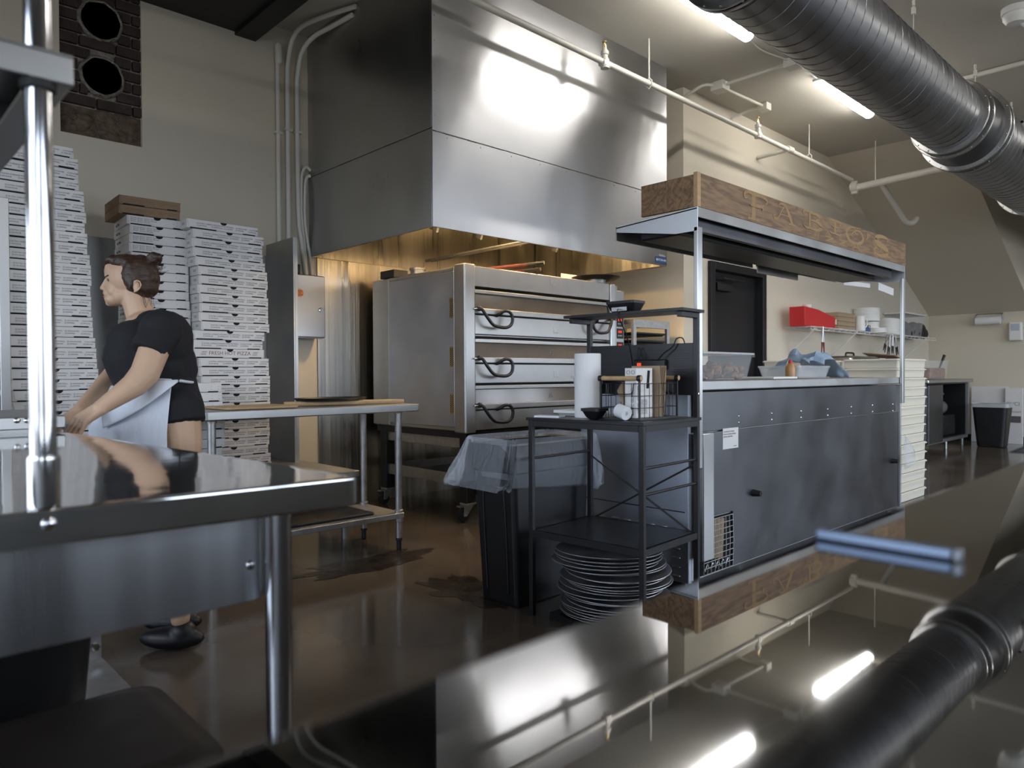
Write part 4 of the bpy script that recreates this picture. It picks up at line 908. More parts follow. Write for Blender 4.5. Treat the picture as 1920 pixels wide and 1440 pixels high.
# paper bags bunched in the basket
pb = rth('paper_bags', 'bundle of brown paper bags standing behind the glove box in the wire basket', 'paper bags', .21, .06, ZT+.010)
for i in range(9):
    a = rad(2+i*3.2); bm = N(); g_ = []
    for j in range(8):
        zz = j/7*.215; off = .012*sin(zz*14+i)+i*.004
        g_.append([Vector((0+off*cos(a)+zz*sin(a)*.42, -.01+i*.0, zz)), Vector((.0+off*cos(a)+zz*sin(a)*.42+.004, .13-i*.003, zz-.01*abs(sin(i*1.7)))), Vector((.002+off*cos(a)+zz*sin(a)*.42+.005, .13-i*.003, zz-.01*abs(sin(i*1.7)))), Vector((.0012+off*cos(a)+zz*sin(a)*.42, -.01, zz))])
    loft(bm, g_)
    obj('bag', bm, M['kraft_light'], pb, local=True)
nb = rth('napkin_stack', 'fanned stack of brown paper napkins at the back of the wire basket', 'napkins', .10, .145, ZT+.012)
for i in range(7):
    bm = N(); box(bm, (0, 0, .02+i*.0), (.13, .0025, .145-i*.006), rot=(rad(-4-i*3), 0, rad(-6+i*2)), cen=(.05, .0+i*.004, 0)); obj('napkin', bm, M['kraft_light'], nb, local=True)
ro = rth('till_roll', 'small white paper roll lying in the front corner of the wire basket', 'paper roll', .03, .085, ZT+.035)
obj('roll', lathe(N(), (.002, .008, -.005), [(.008, 0), (.028, 0), (.028, .05), (.008, .05), (.008, 0)], seg=28, ax=(.25, 1, .25)), M['paper_plain'], ro, local=True)
bt = rth('black_bowl', 'small square black tub on the rack worktop left of the basket', 'tub', -.0, .215, ZT)
bm = N(); tub(bm, -.0, -.0, .075, .085, .001, .048, r=.012, taper=.012, rim=.004); obj('tub', bm, M['black_plastic'], bt, local=True)
pa = rth('notepad', 'small white and blue pad lying on the left end of the rack worktop', 'notepad', -.0, .44, ZT)
obj('pad', box(N(), (0, 0, .0005), (.07, .12, .009), rot=(0, 0, rad(14))), M['paper_plain'], pa, local=True, bevel=.001)
wtb = rth('white_tray', 'flat white tray on the far left corner of the rack worktop', 'tray', .16, .44, ZT)
bm = N(); tub(bm, 0, 0, .25, .14, .001, .026, r=.015, taper=.008, rim=.004); obj('tray', bm, M['white_plastic'], wtb, local=True)
cf = rth('cloudy_container', 'tall cloudy plastic food container behind the paper towel roll', 'container', .27, .45, ZT+.028)
bm = N(); tub(bm, 0, 0, .12, .11, .0, .155, r=.02, taper=.018, rim=.008); obj('container', bm, M['frost'], cf, local=True)
# handset and cables
hs = rth('cordless_handset', 'black cordless telephone handset leaning at the back of the basket', 'telephone', .35, .22, ZT)
obj('handset', box(N(), (0, 0, .002), (.022, .045, .17), rot=(rad(-14), rad(6), 0)), M['black_plastic'], hs, local=True, bevel=.006)
bm = N()
for r_ in range(4):
    for c_ in range(3): box(bm, (-.006, .018+c_*.009, .03+r_*.013), (-.001, .023+c_*.009, .037+r_*.013))
obj('keys', bm, M['galv'], hs, local=True)
tm = rth('temperature_display', 'small black timer with two red glowing digit rows behind the basket', 'timer', .38, .13, ZT)
obj('case', box(N(), (0, 0, .001), (.03, .06, .115)), M['black_plastic'], tm, local=True, bevel=.004)
bm = N()
for z in (.085, .065):
    for y in (.028, .042): box(bm, (-.0012, y, z), (-.0002, y+.009, z+.012))
obj('red_digits', bm, M['led_red'], tm, local=True)
ps = rth('power_strip', 'black power strip hanging on the rack back panel', 'power strip', LW-.035, .14, 1.10)
obj('strip', box(N(), (0, 0, 0), (.025, .16, .045)), M['black_plastic'], ps, local=True, bevel=.005)
obj('switch', box(N(), (-.003, .12, .012), (0, .14, .03)), M['led_red'], ps, local=True)
dv = rth('black_tray_box', 'shallow black plastic box on the top shelf of the rack', 'box', LW-.12, .245, 1.358)
bm = N(); tub(bm, 0, 0, .10, .15, .001, .055, r=.015, taper=.012, rim=.003); obj('box', bm, M['black_plastic'], dv, local=True)
obj('grey_plate', box(N(), (-.0045, .035, .008), (-.001, .115, .026)), M['galv'], dv, local=True)
cbv = thing('dangling_cable', 'thin black cable dangling from the top shelf of the rack to the power strip', 'cable', rw(LW-.1, .3, .95))
bm = N(); tube(bm, cat([rw(*p) for p in ((LW-.13, .32, 1.375), (LW-.165, .30, 1.365), (LW-.175, .285, 1.33), (LW-.10, .29, 1.24), (LW-.03, .31, 1.13), (LW-.02, .32, 1.05), (LW-.02, .31, .96), (LW-.03, .33, .90))], 8), .0025, seg=6)
tube(bm, cat([rw(*p) for p in ((LW-.03, .30, 1.10), (LW-.03, .27, 1.16), (LW-.03, .26, 1.13), (LW-.03, .29, 1.07), (LW-.03, .275, 1.20), (LW-.03, .24, 1.12))], 8), .002, seg=6)
tube(bm, cat([rw(*p) for p in ((LW-.04, .17, 1.14), (LW-.04, .14, 1.17), (LW-.03, .10, 1.20), (LW-.02, .085, 1.235), (LW+.01, .07, 1.235), (LW+.02, .06, 1.18))], 8), .003, seg=6)
obj('cord', bm, M['black_plastic'], cbv)
# pizza pans under the rack
def pan(): 
    bm = N(); lathe(bm, (0, 0, 0), [(.0, 0), (.195, 0), (.226, .012), (.232, .012), (.233, .010), (.200, -.003), (0, -.003)], seg=56)
    return obj('pizza_pan', bm, M['steel_pan'], local=True)
mat('steel_pan', (.74, .74, .75), .34, 1, noise_s=6, noise_amt=.4, rough_var=.2)
p0 = pan(); first = True; rp = random.Random(5)
c = RK @ Vector((.20, .275, 0))
for i in range(21):
    o = p0 if first else copy_tree(p0); first = False
    z = .032+i*.0135; j = rp.uniform
    o.location = (c.x+j(-.018, .018)-(.03 if i > 16 else 0)+(.02 if 8 < i < 14 else 0), c.y+j(-.018, .018), z); o.rotation_euler = (rad(j(-1.4, 1.4)), rad(j(-1.4, 1.4)+(1.5 if i > 16 else 0)), 0)
    tag(o, ('round metal pizza pan, %s from the top of the pan stack under the black rack' % ordn(21-i)) if i < 20 else 'topmost round metal pizza pan on the stack under the black rack', 'pizza pan', 'round pizza pans stacked under the rack')
tag(obj('low_dolly', box(N(), (c.x-.2, c.y-.2, 0), (c.x+.2, c.y+.2, .028)), M['black_paint']), 'low black base under the stack of pizza pans', 'base')

# ================================================================== PREP STATION
SX0, SX1, SY0, SY1, SZ = 3.04, 5.90, 1.92, 2.64, 1.045
pr_ = thing('prep_station', 'long stainless refrigerated prep station with grey back panel and posts', 'prep station', (4.47, 2.28, 0))
obj('body', box(N(), (SX0+.03, SY0+.03, .06), (SX1-.02, SY1, SZ-.06)), M['steel_dull'], pr_)
obj('counter', box(N(), (SX0+.01, SY0+.0, SZ-.05), (SX1, SY1, SZ)), M['steel_dull'], pr_, bevel=.006)
bm = N()
b0, b1 = P(1330, 805, Y=SY0).z, P(1675, 772, Y=SY0).z
box(bm, (SX0+.035, SY0+.012, .79), (SX1-.08, SY0+.03, SZ-.055)); up = obj('upper_band', bm, M['steel_dark'], pr_, bevel=.003)
for px, py in ((1385, 780), (1447, 775), (1502, 771), (1552, 767), (1596, 763), (1636, 760), (1674, 758)):
    for dy in (0, 12):
        q = P(px, py+dy, Y=SY0+.012); obj('rivet', ell(N(), (q.x, SY0+.012, q.z), (.007, .004, .007), u=10, v=6), M['chrome'], up)
obj('back_panel', box(N(), (SX0+.40, SY0+.016, .07), (SX1-.03, SY0+.03, .785)), M['steel_dark'], pr_, bevel=.003)
ac = obj('access_panel', box(N(), (SX0+.12, SY0+.010, .36), (SX0+.395, SY0+.03, .785)), M['steel_dark'], pr_, bevel=.003)
obj('cover_strip', box(N(), (SX0+.04, SY0-.03, .16), (SX0+.14, SY0+.01, .79)), M['steel'], pr_, bevel=.006)
q0, q1 = P(1358, 804, Y=SY0), P(1387, 839, Y=SY0)
wl_ = obj('warning_label', box(N(), (q0.x, SY0+.008, q1.z), (q1.x, SY0+.0098, q0.z)), M['white_board'], ac)
bm = N()
for i, s in enumerate(('CAUTION ELECTRICAL', 'SHOCK HAZARD UNPLUG', 'BEFORE SERVICING')): merge_text(bm, s, .0105, T(q0.x+.006, SY0+.0078, q0.z-.018-i*.013) @ FRONT)
merge_text(bm, 'service label', .006, T(q1.x-.05, SY0+.0078, q1.z+.012) @ FRONT)
obj('lettering', bm, M['ink'], wl_, smooth=False)
for px, py in ((1412, 924), (1672, 864)):
    q = P(px, py, Y=SY0+.016); obj('rubber_bumper', cyl(N(), (q.x, SY0+.016, q.z), (q.x, SY0-.03, q.z), .020, .014), M['rubber'], pr_)
# condenser opening with grille
obj('condenser_recess', box(N(), (SX0+.10, SY0+.024, .07), (SX0+.395, SY0+.0295, .35)), M['dark_gap'], pr_)
bm = N()
gx0, gx1, gz0, gz1 = SX0+.11, SX0+.39, .075, .345
for k in range(9): x = gx0+(gx1-gx0)*k/8; tube(bm, [(x, SY0+.012, gz0), (x+.003*sin(k), SY0+.008, (gz0+gz1)/2), (x, SY0+.012, gz1)], .0022, seg=6)
for k in range(10): z = gz0+(gz1-gz0)*k/9; tube(bm, [(gx0, SY0+.010, z), (gx1, SY0+.010, z)], .0022, seg=6)
obj('wire_grille', bm, M['galv'], pr_)
bm = N(); box(bm, (gx0+.05, SY0+.018, .14), (gx0+.20, SY0+.022, .34), rot=(0, rad(5), 0)); shv = obj('paper_notice', bm, M['kraft_light'], pr_)
bm = N()
for k in range(5): tube(bm, cat([(gx0+.02+k*.05, SY0+.02, .09), (gx0+.04+k*.05, SY0+.018, .12), (gx0+.06+k*.05, SY0+.02, .10)], 4), .005, seg=6)
obj('copper_tubing', bm, M['galv'], pr_)
# left end panel with louvres
ep = obj('end_panel', box(N(), (SX0, SY0+.03, .05), (SX0+.03, SY1, SZ-.06)), M['window_blue_steel'], pr_, bevel=.003)
q = SX0-.001
for k in range(8): obj('louvre', ell(N(), (q, SY0+.10+k*.075, .315-.0*k), (.008, .026, .007), u=12, v=8), M['steel'], ep)
for k in range(5): obj('louvre', ell(N(), (q, SY0+.10, .26-k*.045), (.008, .026, .007), u=12, v=8), M['steel'], ep)
for k in range(3): obj('louvre', ell(N(), (q, SY0+.20, .26-k*.045), (.008, .026, .007), u=12, v=8), M['steel'], ep)
obj('end_rail', tube(N(), [(SX0-.002, SY0+.05, .40), (SX0-.002, SY1-.02, .40)], .003), M['steel_dark'], ep)
obj('right_end_strip', box(N(), (SX1-.02, SY0+.0, .06), (SX1, SY0+.04, .99)), M['steel'], pr_, bevel=.002)
bm = N()
for k in range(30): box(bm, (SX1-.001, SY0+.05, .35+k*.02), (SX1+.004, SY0+.20, .36+k*.02))
obj('side_vents', bm, M['steel_dark'], pr_)
obj('kick_base', box(N(), (SX0+.05, SY0+.08, .0), (SX1-.05, SY1-.05, .06)), M['black_paint'], pr_)
# overshelf with posts
zu, zl = 1.883, 1.768
for x0_, x1_, zb in ((SX0-.0, SX0+.045, .62), (SX1-.045, SX1, .85)):
    lg = obj('post', box(N(), (x0_, SY0-.024, zb), (x1_, SY0-.002, zl+.02)), M['steel'], pr_, bevel=.003)
bm = N()   # L-shaped gusset at the left end
f = [(SY0-.024, zu), (SY0-.024, zl), (SY0+.10, zl), (2.39, 1.829), (2.39, 1.858)]
for x in (SX0, SX1-.004): obj('end_gusset', loft(N(), [[Vector((x, a, b)) for a, b in f], [Vector((x+.004, a, b)) for a, b in f]]), M['satin_window_blue'], pr_)
os2 = obj('overshelf', box(N(), (SX0, SY0-.02, zu-.012), (SX1, 2.39, zu-.006), rot=(rad(-3), 0, 0), cen=(4.4, SY0, zu)), M['steel_dark'], pr_)
obj('front_lip', box(N(), (SX0+.004, SY0-.024, zu-.05), (SX1-.004, SY0-.018, zu)), M['steel'], pr_, bevel=.002)
obj('inner_channel', box(N(), (SX0+.02, SY0+.02, zu-.10), (SX1-.15, SY0+.05, zu-.012)), M['steel_dark'], pr_)
obj('heat_lamp_housing', box(N(), (SX0+.04, SY0+.10, zl-.0), (SX1-.25, SY0+.34, zl+.05)), M['black_paint'], pr_, bevel=.01)
obj('rear_lip', box(N(), (SX0, 2.385, 1.785), (4.50, 2.39, 1.86)), M['steel_dull'], pr_, bevel=.001)
obj('ticket_rail', box(N(), (4.55, 2.375, 1.755), (5.15, 2.384, 1.80)), M['steel_dull'], pr_, bevel=.001)
obj('ticket_rail', box(N(), (4.55, 2.384, 1.80), (5.85, 2.39, 1.85)), M['steel_dull'], pr_, bevel=.001)
for px0, px1, y0_, y1_, lab, tl in ((1583, 1632, 512, 534, 'wide white sheet hanging under the rear of the overshelf', 4), (1648, 1676, 517, 552, 'narrow white sheet hanging crookedly under the right end of the overshelf', -8)):
    a, b = P(px0, y0_, Y=2.37), P(px1, y1_, Y=2.37)
    s = thing('hanging_sheet', lab, 'paper', ((a.x+b.x)/2, 2.37, min(a.z, b.z)))
    obj('sheet', box(N(), (a.x, 2.3725, b.z), (b.x, 2.3745, 1.80 if tl > 0 else 1.86), rot=(0, rad(-tl/2), 0)), M['paper_plain'], s)
# wooden sign board
sb = thing('wooden_sign', 'long brown wooden sign board with pale ornate lettering on top of the station overshelf', 'sign', (4.47, 2.05, 1.883))
obj('front_board', box(N(), (SX0+.03, SY0-.022, 1.884), (SX1+.02, SY0-.002, 2.048)), M['sign_wood'], sb, bevel=.001)
obj('end_board', box(N(), (SX0-.0, SY0-.002, 1.884), (SX0+.02, 2.225, 2.04)), M['sign_wood'], sb, bevel=.001)
obj('corner_strip', box(N(), (SX0-.0, SY0-.024, 1.884), (SX0+.03, SY0-.002, 2.05)), M['wood_light'], sb, bevel=.001)
SYF = SY0-.0225
def strokes(name, u0, u1, v0, v1, ss):
    bm = N(); du, dv = u1-u0, v1-v0
    for si, st_ in enumerate(ss):
        pts = cat([(p[0], p[1], p[2]) for p in st_], 6) if len(st_) > 2 else [Vector(p) for p in st_]
        L_, R__ = [], []
        for i, p in enumerate(pts):
            d = pts[min(i+1, len(pts)-1)]-pts[max(i-1, 0)]; d = Vector((d.x*du, d.y*dv)); 
            if d.length < 1e-6: d = Vector((1, 0))
            d.normalize(); nn = Vector((-d.y, d.x))*p.z*dv*.6; c_ = Vector((u0+p.x*du, v0+p.y*dv))
            L_.append(c_+nn); R__.append(c_-nn)
        for i in range(len(pts)-1):
            v = [bm.verts.new((q.x, SYF-.0006-.0004*si, q.y)) for q in (L_[i], L_[i+1], R__[i+1], R__[i])]
            try: bm.faces.new(v)
            except ValueError: pass
    return obj('painted_letter', bm, M['sign_paint'], sb, smooth=False)
def ux(px): return P(px, 420, Y=SY0).x
G = {
 'F': [[(.42, .02, .24), (.42, .98, .24)], [(.2, .02, .07), (.66, .02, .07)], [(.42, .93, .13), (.7, .95, .12), (.9, .9, .1), (.98, .78, .07), (.9, .7, .04)], [(.42, .93, .12), (.2, .95, .1), (.05, .85, .08), (.08, .72, .06), (.18, .74, .03)], [(.42, .52, .11), (.7, .55, .1), (.84, .62, .06)], [(.7, .62, .05), (.78, .5, .08), (.76, .4, .03)], [(.28, .5, .05), (.56, .5, .05)]],
 'A': [[(.5, .98, .12), (.7, .5, .22), (.84, .04, .22)], [(.5, .95, .08), (.36, .6, .07), (.2, .2, .09), (.05, .1, .08), (.0, .25, .06), (.1, .32, .03)], [(.25, .38, .06), (.5, .42, .05), (.74, .38, .05)], [(.66, .03, .07), (1.0, .03, .07)], [(.5, .95, .12), (.3, .95, .1), (.22, .84, .05)]],
 'B': [[(.35, .05, .2), (.35, .95, .2)], [(.35, .93, .1), (.7, .93, .15), (.82, .75, .2), (.66, .56, .1), (.4, .52, .06)], [(.4, .52, .06), (.8, .48, .15), (.95, .28, .22), (.75, .06, .14), (.35, .05, .08)], [(.35, .94, .09), (.12, .95, .09), (.0, .82, .08), (.1, .72, .04)], [(.35, .05, .09), (.15, .03, .08), (.03, .14, .06)]],
 'I': [[(.5, .05, .26), (.5, .95, .26)], [(.5, .94, .11), (.85, .96, .12), (1, .84, .08), (.9, .76, .04)], [(.5, .94, .11), (.2, .96, .12), (.02, .86, .08), (.12, .76, .04)], [(.5, .05, .1), (.85, .03, .1), (1, .14, .06)], [(.5, .05, .1), (.15, .03, .1), (0, .14, .06)], [(.25, .5, .07), (.75, .5, .07)]],
 'O': [[(.3, .95, .08), (.1, .75, .16), (.05, .45, .2), (.2, .12, .18), (.55, .0, .14), (.85, .15, .2), (.98, .45, .2), (.85, .78, .13), (.62, .85, .09), (.5, .72, .07), (.6, .6, .05), (.7, .66, .04)], [(.3, .95, .08), (.5, .95, .07), (.5, .78, .06), (.38, .6, .08), (.3, .45, .06), (.42, .38, .04)], [(.62, .97, .05), (.72, 1.03, .06), (.8, .98, .04)]],
 "'": [[(.3, .95, .35), (.5, .6, .5), (.35, .2, .2), (.1, .0, .1)], [(.7, .9, .3), (.9, .7, .3), (.8, .4, .12)]],
 'S': [[(.9, .8, .07), (.98, .93, .09), (.75, .99, .12), (.4, .97, .16), (.12, .8, .22), (.25, .6, .24), (.6, .5, .24), (.9, .33, .26), (.85, .1, .2), (.5, .0, .12), (.15, .05, .11), (.02, .2, .1), (.12, .34, .07), (.28, .28, .05), (.25, .2, .03)]],
}
for ch, a, b in (('F', 435, 650), ('A', 700, 890), ('B', 950, 1120), ('I', 1178, 1280), ('O', 1320, 1475), ("'", 1492, 1532), ('S', 1562, 1690)):
    pa_, pb_ = 1290+a/4.571, 1290+b/4.571
    lo, hi = {'F': (.07, .98), 'A': (.26, .94), 'B': (.34, 1.0), 'I': (.43, .99), 'O': (.32, .97), "'": (.62, .93), 'S': (.13, .99)}[ch]
    strokes(ch, ux(pa_), ux(pb_), 1.886+.160*lo, 1.886+.160*hi, G[ch])
GP = {'P': [[(.2, 0, .22), (.2, 1, .22)], [(.2, .95, .15), (.7, .95, .15), (.9, .75, .2), (.7, .5, .15), (.2, .5, .15)]], 'I': [[(.5, 0, .3), (.5, 1, .3)]], 'Z': [[(.05, .92, .16), (.95, .92, .16)], [(.85, .9, .2), (.15, .1, .2)], [(.05, .08, .16), (.95, .08, .16)]], 'A': [[(.5, 1, .2), (.1, 0, .16)], [(.5, 1, .2), (.9, 0, .22)], [(.25, .35, .14), (.75, .35, .14)]]}
for ch, a, b, lo, hi in (('P', 975, 1035, .10, .26), ('I', 1068, 1098, .09, .27), ('Z', 1145, 1225, .07, .27), ('Z', 1258, 1335, .08, .30), ('A', 1372, 1452, .07, .30)):
    strokes(ch, ux(1290+a/4.571), ux(1290+b/4.571), 1.886+.16*lo, 1.886+.16*hi, GP[ch])
fg_ = thing('small_figurine', 'tiny red-capped white figurine peeping over the top of the wooden sign', 'figurine', (4.98, 2.0, 1.9))
q = P(1587, 410, Y=2.0); obj('body', lathe(N(), (q.x, 2.0, 1.884), [(.03, 0), (.035, .06), (.03, .13), (.02, .17), (0, .18)], seg=16), M['white_plastic'], fg_); obj('cap', ell(N(), (q.x-.004, 2.0, 2.075), (.022, .022, .016)), M['red'], fg_)

# things on the station
def at_box(px0, px1, py0, py1, Y): a, b = P(px0, py1, Y=Y), P(px1, py0, Y=Y); return a.x, b.x, b.z
mb = thing('meat_container', 'clear plastic container of cooked meat with a lid on the left of the station counter', 'food container', (3.6, 2.12, SZ))
bm = N(); tub(bm, 3.345, 2.06, 3.90, 2.36, SZ+.001, 1.185, r=.03, taper=.02, rim=.012); obj('container', bm, M['clear'], mb)
bm = N(); loft(bm, [rrect(3.333, 2.048, 3.912, 2.372, .035, 1.186), rrect(3.333, 2.048, 3.912, 2.372, .035, 1.196), rrect(3.35, 2.06, 3.895, 2.36, .03, 1.198)]); obj('lid', bm, M['frost'], mb)
bm = N(); rr_ = random.Random(2)
for k in range(110): ell(bm, (rr_.uniform(3.40, 3.85), rr_.uniform(2.10, 2.31), SZ+.02+rr_.uniform(0, .055)*(1 if rr_.random() < .7 else 1.5)), (.028, .018, .013), rot=(rr_.uniform(-1, 1), rr_.uniform(-1, 1), rr_.uniform(0, 3)), u=8, v=6)
mm_ = obj('meat_pieces', bm, M['meat'], mb); mm_['kind'] = 'stuff'
bt = thing('amber_bottle', 'amber squeeze bottle with a red cap behind the blue bag', 'bottle', (4.35, 2.05, SZ))
lathe_b = lathe(N(), (4.36, 2.06, SZ+.001), [(.028, 0), (.03, .01), (.03, .07), (.02, .088), (.012, .095), (0, .095)], seg=20); obj('body', lathe_b, M['bottle_amber'], bt)
obj('cap', lathe(N(), (4.36, 2.06, SZ+.096), [(.013, 0), (.013, .012), (.008, .02), (0, .02)], seg=16), M['red'], bt)
cl_ = thing('clear_tub', 'clear plastic tub under the blue plastic bag', 'container', (4.6, 2.1, SZ))
bm = N(); tub(bm, 4.40, 2.02, 4.86, 2.30, SZ+.001, SZ+.082, r=.02, taper=.015, rim=.004); obj('tub', bm, M['clear_tub'], cl_)
bm = N(); G_ = []
for i in range(26):
    row = []
    for j in range(20):
        u, v_ = i/25, j/19
        x = 4.50+.66*u; w = noise.noise(Vector((u*4, v_*3.5, 3)))
        z = SZ+.095+.05*sin(PI*v_)*sin(PI*min(1, u*1.1+.1))+.055*w+(.03 if u > .35 else 0)*(1-u)*2
        if u > .6: z -= (u-.6)*.28*(1-.3*v_)
        row.append(bm.verts.new((x+.03*noise.noise(Vector((v_*5, u*3, 8))), 2.0+.26*v_+.04*noise.noise(Vector((u*6, 1, v_*4))), max(z, SZ+.004))))
    G_.append(row)
for i in range(25):
    for j in range(19): bm.faces.new((G_[i][j], G_[i+1][j], G_[i+1][j+1], G_[i][j+1]))
bb = obj('blue_plastic_bag', bm, M['blue_bag']); md = bb.modifiers.new('s', 'SOLIDIFY'); md.thickness = .0015
tag(bb, 'crumpled translucent blue plastic bag draped over the clear tub on the station', 'plastic bag')
tag(obj('white_cutting_board', box(N(), (4.02, 2.0, SZ+.001), (4.33, 2.25, SZ+.014)), M['white_plastic'], bevel=.003), 'thin white board lying on the station counter beside the amber bottle', 'board')

# ================================================================== DOUGH BOXES
def dough_proto():
    bm = N(); L_, D2, h = .66, .457, .079
    def R(i, z): return rrect(-L_/2+i, -D2/2+i, L_/2-i, D2/2-i, .025-min(i, .01), z)
    loft(bm, [R(.018, 0), R(.014, .004), R(.010, h-.016), R(-.004, h-.014), R(-.004, h-.006), R(.006, h-.006), R(.006, h), R(.013, h), R(.02, .01)])
    return obj('dough_box', bm, M['dough_plastic'], local=True)
dp = dough_proto(); first = True
def dstack(cx, cy, n, rz, lab, group):
    global first
    for i in range(n):
        o = dp if first else copy_tree(dp); first = False
        o.location = (cx+rnd.uniform(-.004, .004), cy+rnd.uniform(-.004, .004), .002+i*.0795); o.rotation_euler = (0, 0, rz)
        tag(o, ('cream plastic dough box, %s from the top of %s' % (ordn(n-i), lab)) if i < n-1 else 'topmost cream plastic dough box of %s' % lab, 'dough box', group)
dstack(6.66, 2.30, 15, rad(-1), 'the stack right of the station', 'cream dough boxes right of the station')
dstack(6.55, 2.98, 15, 0, 'the rear stack behind the station post', 'cream dough boxes in the rear stack')
dstack(7.24, 2.98, 15, 0, 'the farthest rear stack', 'cream dough boxes in the far rear stack')
bm = N(); G_ = []
q = P(1700, 850, Y=1.93)
for i in range(8):
    for j in range(8): pass
c0, c1, c2, c3 = P(1694, 812, Y=2.02), P(1697, 880, Y=2.02), P(1718, 868, Y=1.99), P(1712, 838, Y=1.99)
n_ = 8; gr_ = [[None]*(n_+1) for _ in range(n_+1)]
for i in range(n_+1):
    for j in range(n_+1):
        u, v_ = i/n_, j/n_; p = c0.lerp(c3, u).lerp(c1.lerp(c2, u), v_); p.y += .02*noise.noise(Vector((u*4, v_*4, 2))); gr_[i][j] = bm.verts.new(p)
for i in range(n_):
    for j in range(n_): bm.faces.new((gr_[i][j], gr_[i+1][j], gr_[i+1][j+1], gr_[i][j+1]))
pbg = obj('hanging_plastic_bag', bm, M['liner']); pbg.modifiers.new('s', 'SOLIDIFY').thickness = .002; tag(pbg, 'clear plastic bag hanging at the right end of the station against the dough boxes', 'plastic bag')
# ================================================================== FAR WALL: shelf, cooler, bin
ws_ = thing('wire_shelf', 'long white wire shelf on brackets on the far wall beyond the station', 'shelf', (10.0, 3.68, 1.6))
fx0, fx1, fz = 7.95, 12.3, 1.60
bm = N()
for y in (3.52, 3.60, 3.68, 3.76, 3.84): tube(bm, [(fx0, y, fz), (fx1, y, fz)], .004, seg=6)
tube(bm, [(fx0, 3.52, fz-.035), (fx1, 3.52, fz-.035)], .004, seg=6)
for k in range(29): x = fx0+(fx1-fx0)*k/28; tube(bm, [(x, 3.845, fz), (x, 3.52, fz), (x, 3.52, fz-.035)], .003, seg=5)
obj('wire_deck', bm, M['white_plastic'], ws_)
for x in (8.1, 9.3, 10.6, 11.9):
    bm = N(); tube(bm, [(x, 3.53, fz-.01), (x-.0, 3.845, fz-.30)], .008, seg=8); obj('bracket', bm, M['white_plastic'], ws_)
ZS = fz+.005
def span(px0, px1, Y=3.6): return P(px0, 610, Y=Y).x, P(px1, 610, Y=Y).x
rb = thing('red_bin', 'red plastic sloping bin at the left end of the far wire shelf', 'bin', (8.3, 3.65, ZS))
a, b = span(1503, 1560); bm = N()
f = [(a, ZS), (b, ZS), (b+.01, ZS+.13), (a+.35, ZS+.20), (a-.01, ZS+.22)]
loft(bm, [[Vector((x, y, z)) for x, z in f] for y in (3.56, 3.74)]); obj('bin_body', bm, M['red'], rb, bevel=.006)
obj('label_plate', box(N(), (b-.005, 3.55, ZS+.05), (b+.012, 3.565, ZS+.11)), M['white_board'], rb)
tag(obj('paper_cup', lathe(N(), ((a+.25), 3.65, ZS+.205), [(.04, 0), (.05, .05), (0, .05)], seg=20), M['white_plastic']), 'small white cup sitting in the red bin', 'cup')
kb = None; a, b = span(1536, 1604, 3.66)
for i in range(4):
    bm = N(); o_ = -.02*(i % 2)+(-.09 if i == 3 else 0); box(bm, (a+.45, 3.62, ZS+.001+i*.055), (b-.02+o_, 3.84, ZS+.052+i*.055)); box(bm, (a+.47, 3.617, ZS+.040+i*.055), (b-.1, 3.62, ZS+.052+i*.055))
    tag(obj('brown_pizza_box', bm, M['kraft_light'], bevel=.002), ('topmost' if i == 3 else 'third' if i == 1 else 'second' if i == 2 else 'lowest')+' brown carton of the small pile on the far wire shelf'+(' counting from the top' if i in (1, 2) else ''), 'pizza box', 'brown cartons on the far shelf')
def roll(name, x, y, z, prof, label, m_='white_plastic', cat_='container', rot=None, g=None):
    o = obj(name, lathe(N(), (x, y, z), prof, seg=32), M[m_]); tag(o, label, cat_, g)
    if rot: o.rotation_euler = rot
    return o
cup = [(.085, 0), (.12, .0), (.13, .12), (.135, .13), (.0, .13)]
xx = P(1624, 600, Y=3.70).x
def lids(x, y, z0, n, r, label):
    pr = [(r*.95, 0)]
    for i in range(n): pr += [(r, i*.022+.002), (r, i*.022+.018), (r*.97, i*.022+.02)]
    pr += [(0, n*.022)]
    return roll('plastic_lid_stack', x, y, z0, pr, label, cat_='lid stack')
lids(P(1626, 600, Y=3.72).x, 3.72, ZS, 7, .145, 'lower part of the tall white lid stack in the middle of the far wire shelf')
lids(P(1624, 600, Y=3.72).x, 3.72, ZS+.158, 8, .165, 'upper part of the tall white lid stack in the middle of the far wire shelf')
lids(P(1663, 600, Y=3.70).x, 3.70, ZS, 10, .165, 'slanting round white lid stack beside the station post on the far wire shelf').rotation_euler = (0, rad(6), 0)
lids(P(1644, 612, Y=3.58).x, 3.58, ZS, 3, .12, 'low white lid pile at the front edge of the far wire shelf')
jg = thing('white_jug', 'small white handled jug in front of the lid stack on the far wire shelf', 'jug', (P(1613, 600, Y=3.58).x, 3.58, ZS))
x = jg.location.x; obj('jug', lathe(N(), (x, 3.58, ZS), [(.05, 0), (.06, .01), (.055, .15), (.06, .19), (0, .19)], seg=24), M['white_plastic'], jg)
obj('handle', tube(N(), cat([(x+.05, 3.56, ZS+.17), (x+.10, 3.54, ZS+.15), (x+.10, 3.54, ZS+.07), (x+.055, 3.56, ZS+.04)], 5), .008), M['white_plastic'], jg)
x = P(1625, 610, Y=3.55).x; bs = thing('small_blue_box', 'small blue and white scale at the front of the far wire shelf', 'scale', (x, 3.56, ZS))
obj('body', box(N(), (x-.10, 3.53, ZS), (x+.08, 3.62, ZS+.045)), M['blue_box'], bs, bevel=.006); obj('arm', box(N(), (x+.03, 3.53, ZS+.045), (x+.08, 3.60, ZS+.085)), M['steel'], bs, bevel=.004)
a, b = P(1697, 610, Y=3.62).x, P(1740, 610, Y=3.62).x
